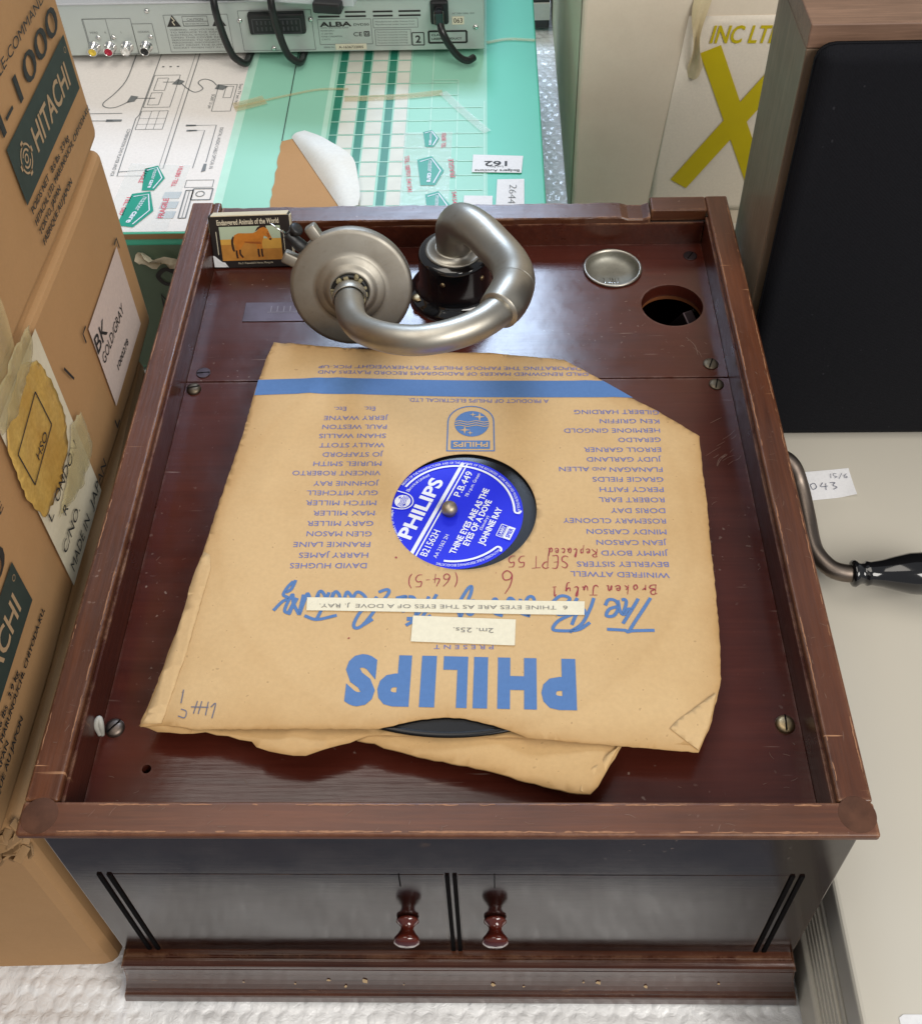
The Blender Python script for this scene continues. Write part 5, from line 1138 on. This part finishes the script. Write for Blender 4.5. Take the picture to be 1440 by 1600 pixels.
# second player and cables above it
p2 = thing('set_top_unit', 'silver unit stacked on the disc player, cut off by the top of the picture', 'player', (-.22, .9, .2115))
MB().box((-.16, -.128, .003), (.145, .10, .06), .0015, mat=Matrix.Rotation(R(-9), 4, 'Z')).build('casing', 'silver_light', p2)
for x, y in ((-.13, -.10), (.122, -.125), (-.13, .08), (.11, .06)):
    MB().box((x - .013, y - .012, -.0003), (x + .013, y + .012, .010), .002, mat=Matrix.Rotation(R(-9), 4, 'Z')).build('foot', 'black_matt', p2)
for px, lab_ in ((-.2225, 'left of the two black cables hanging in front of the silver disc player'), (-.1715, 'right black cable hanging across the wide socket of the silver disc player')):
    c_ = MB().tube([(px - .001, .800, .246), (px + .0, .770, .234), (px + .0005, .757, .215), (px + .003, .757, .190), (px + .008, .756, .169), (px + .0135, .757, .1610), (px + .0175, .762, .1556), (px + .019, .772, .1538), (px + .020, .800, .1536)], .0034, 16).build('cable', 'cable')
    tag(c_, lab_, 'cable', 'black cables hanging over the disc player')

# ------------------------------------------------------------------ white box with the yellow cross
wx = thing('white_box', 'tall off-white carton with big yellow X, standing behind the speaker', 'box', (.26, .93, .0005))
MB().box((-.16, -.235, 0), (.16, .235, .78), .004, 3).build('carton', 'creambox', wx)
WF = lambda o: (lambda x, z: (x / 1000 - .26, .695 - .93 - o, z / 1000))
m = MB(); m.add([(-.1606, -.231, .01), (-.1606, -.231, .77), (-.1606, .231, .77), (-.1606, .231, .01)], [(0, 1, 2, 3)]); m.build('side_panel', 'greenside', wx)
m = MB(); r = sheet([(172, 30), (412, 30), (412, 231), (189, 231)], [], 20, lambda x, y: .25 * math.sin(x * .07) * math.sin(y * .05), .2)
m.add([WF(.0006)(v[0], v[1])[0:1] + (.695 - .93 - .0007 - v[2] / 1000,) + WF(0)(v[0], v[1])[2:] for v in r[0]], r[1], smooth=True); pn = m.build('pasted_panel', 'whitestrip', wx)
m = MB(); f = WF(.0016)
stroke(m, [(210.5, 201), (281, 42)], 18.5, f, 1); stroke(m, [(199, 62), (285, 197)], 18.5, WF(.0017), 1)
letter(m, 'INC LTD', (209, 206.8), (270, 206), 15.5, f, .02, .18)
m.build('yellow_lettering', 'yellow', pn)
vs = []
for i in range(14):
    t = i / 13; z = 252 - 78 * t; cx = 200 - 4 * t - 3 * math.sin(t * 5); wd = (10 + 5 * math.sin(t * 7 + 1)) * (1 if t < .9 else .8)
    for j in range(5): q = j / 4 - .5; vs.append((cx / 1000 + q * wd / 1000 - .26, .695 - .93 - .002 - .005 * math.sin(t * 3.1) - .003 * math.cos(q * 6 + t * 6), z / 1000))
MB().add(vs, [(i * 5 + j, i * 5 + j + 1, i * 5 + 6 + j, i * 5 + 5 + j) for i in range(13) for j in range(4)], smooth=True).build('peeling_tape', paper('old_hanging_tape', (.66, .56, .36), .5, (.50, .38, .18), .35), wx)

dc = thing('dark_case', 'dark grey case with a pale stripe, far back between green box and white carton', 'case', (.082, 1.16, .0005))
MB().box((-.012, -.06, 0), (.014, .06, .045), .002).build('shell', 'dark_grey', dc)
MB().box((-.0125, -.063, .012), (.0145, -.0603, .034), .0005).build('pale_stripe', 'white_print', dc)

# ------------------------------------------------------------------ beige machine, tag and speaker on the right
bm_ = thing('beige_machine', 'flat beige office machine with ribbed side, under the speaker', 'machine', (.42, .2, .0005))
ML = Matrix.Translation((-.42, -.2, -.0005))
def mbox(n, c0, c1, bev, mt, par=bm_): return MB().box(c0, c1, bev, 3, mat=ML).build(n, mt, par)
mbox('lower_case', (.1932, -.33, .0005), (.64, .60, .0330), .002, 'beige_side')
mbox('upper_case', (.2010, -.3295, .0332), (.639, .5995, .0594), .001, 'beige_side')
mbox('top_cover', (.2006, -.332, .0645), (.643, .60, .0900), .0028, 'beige')
mbox('cover_gap', (.2060, -.328, .0595), (.638, .597, .0650), 0, 'dark_grey')
for k_ in range(5): mbox('side_rib', (.1962 + .0008 * k_, -.3292, .0333 + .0042 * k_), (.2040, .599, .0371 + .0042 * k_), .0005, 'beige_side')
mbox('side_lip', (.2002, -.331, .0575), (.2046, .60, .0618), .0012, 'beige')
m = MB(); flat(m, [(.2195 - .42, -.0302 - .2), (.2195 - .42, -.075 - .2), (.265 - .42, -.075 - .2), (.265 - .42, -.0287 - .2), (.222 - .42, -.0287 - .2)], lambda x, y: (x, y, .0899)); ws = m.build('white_sticker', 'sticker', bm_)
m = MB(); letter(m, 'Badgers', (.2600 - .42, -.0480 - .2), (.2265 - .42, -.0480 - .2), .0035, lambda x, y: (x, y, .0901), .01); m.build('sticker_lettering', 'ink_black', ws)
tg = MB(); vs = []
for i in range(13):
    for j in range(5):
        t, q = i / 12, j / 4; x = .212 + (.2710 - .212) * t; y = (.2885 + .0078 * t) + (.0255 - .0006 * t) * q
        vs.append((x, y, .0907 + .0022 * max(0, t - .8) * 5 * (1 - q) ** 2 + .0003 * math.sin(t * 5)))
tg.add(vs, [(i * 5 + j, (i + 1) * 5 + j, (i + 1) * 5 + j + 1, i * 5 + j + 1) for i in range(12) for j in range(4)], smooth=True)
tgo = thing('paper_tag', 'white paper slip with handwritten number lying beside the crank arm', 'paper slip', (.24, .30, .0907))
o = tg.build('slip', 'tag', tgo); o.location = (-.24, -.30, -.0907)
m = MB(); f = lambda x, y: (.2432 + x / 1000 - .24, .3005 + y / 1000 - .30, .0006)
for st in ([(-6, 6), (-3, 7), (-4, 3), (-7, 1)], [(-2, 5), (1, 6.5), (2, 3), (-1, 1), (-2, 5)], [(7, 7), (5, 3.5), (10, 4)], [(9, 6.5), (8, .5)], [(12, 7), (15.5, 7), (13.5, 4.6), (16, 3), (13, 1)]): stroke(m, st, .45, f, 5)
for st in ([(14, 15), (13.5, 11)], [(18, 15), (16, 15), (16, 13), (18, 12.4), (16, 11)], [(22, 15.5), (19, 10.5)], [(25, 15), (23, 13), (23.4, 11), (25, 12), (23.4, 13)]): stroke(m, st, .35, f, 4)
m.build('handwriting', 'ink_pen', tgo)

sk = thing('loudspeaker', 'wood veneered loudspeaker with black cloth grille, on the beige machine', 'speaker', (.29, .40, .0903))
sx0, sx1, sy0, sy1, sh_ = -.0985, .105, -.036, .038, .3135
MB().box((sx0, sy0, 0), (sx0 + .014, sy1, sh_ - .0145), .0006).build('side_panel', 'veneer_side', sk)
MB().box((sx1 - .014, sy0, 0), (sx1, sy1, sh_ - .0145), .0006).build('side_panel', 'veneer_side', sk)
MB().box((sx0, sy0, sh_ - .0143), (sx1, sy1, sh_), .0008).build('top_panel', 'veneer_top', sk)
MB().box((sx0 + .0142, sy0 + .002, .0), (sx1 - .0142, sy1 - .002, .014), 0).build('bottom_panel', 'veneer_top', sk)
MB().box((sx0 + .0142, sy0 + .006, .0142), (sx1 - .0142, sy1 - .004, sh_ - .0146), 0).build('baffle', 'dark_grey', sk)
MB().box((sx0 + .003, sy0 - .0165, .002), (sx1 - .003, sy0 - .0003, sh_ - .006), .0095, 4, smooth=True).build('grille', 'grille', sk)
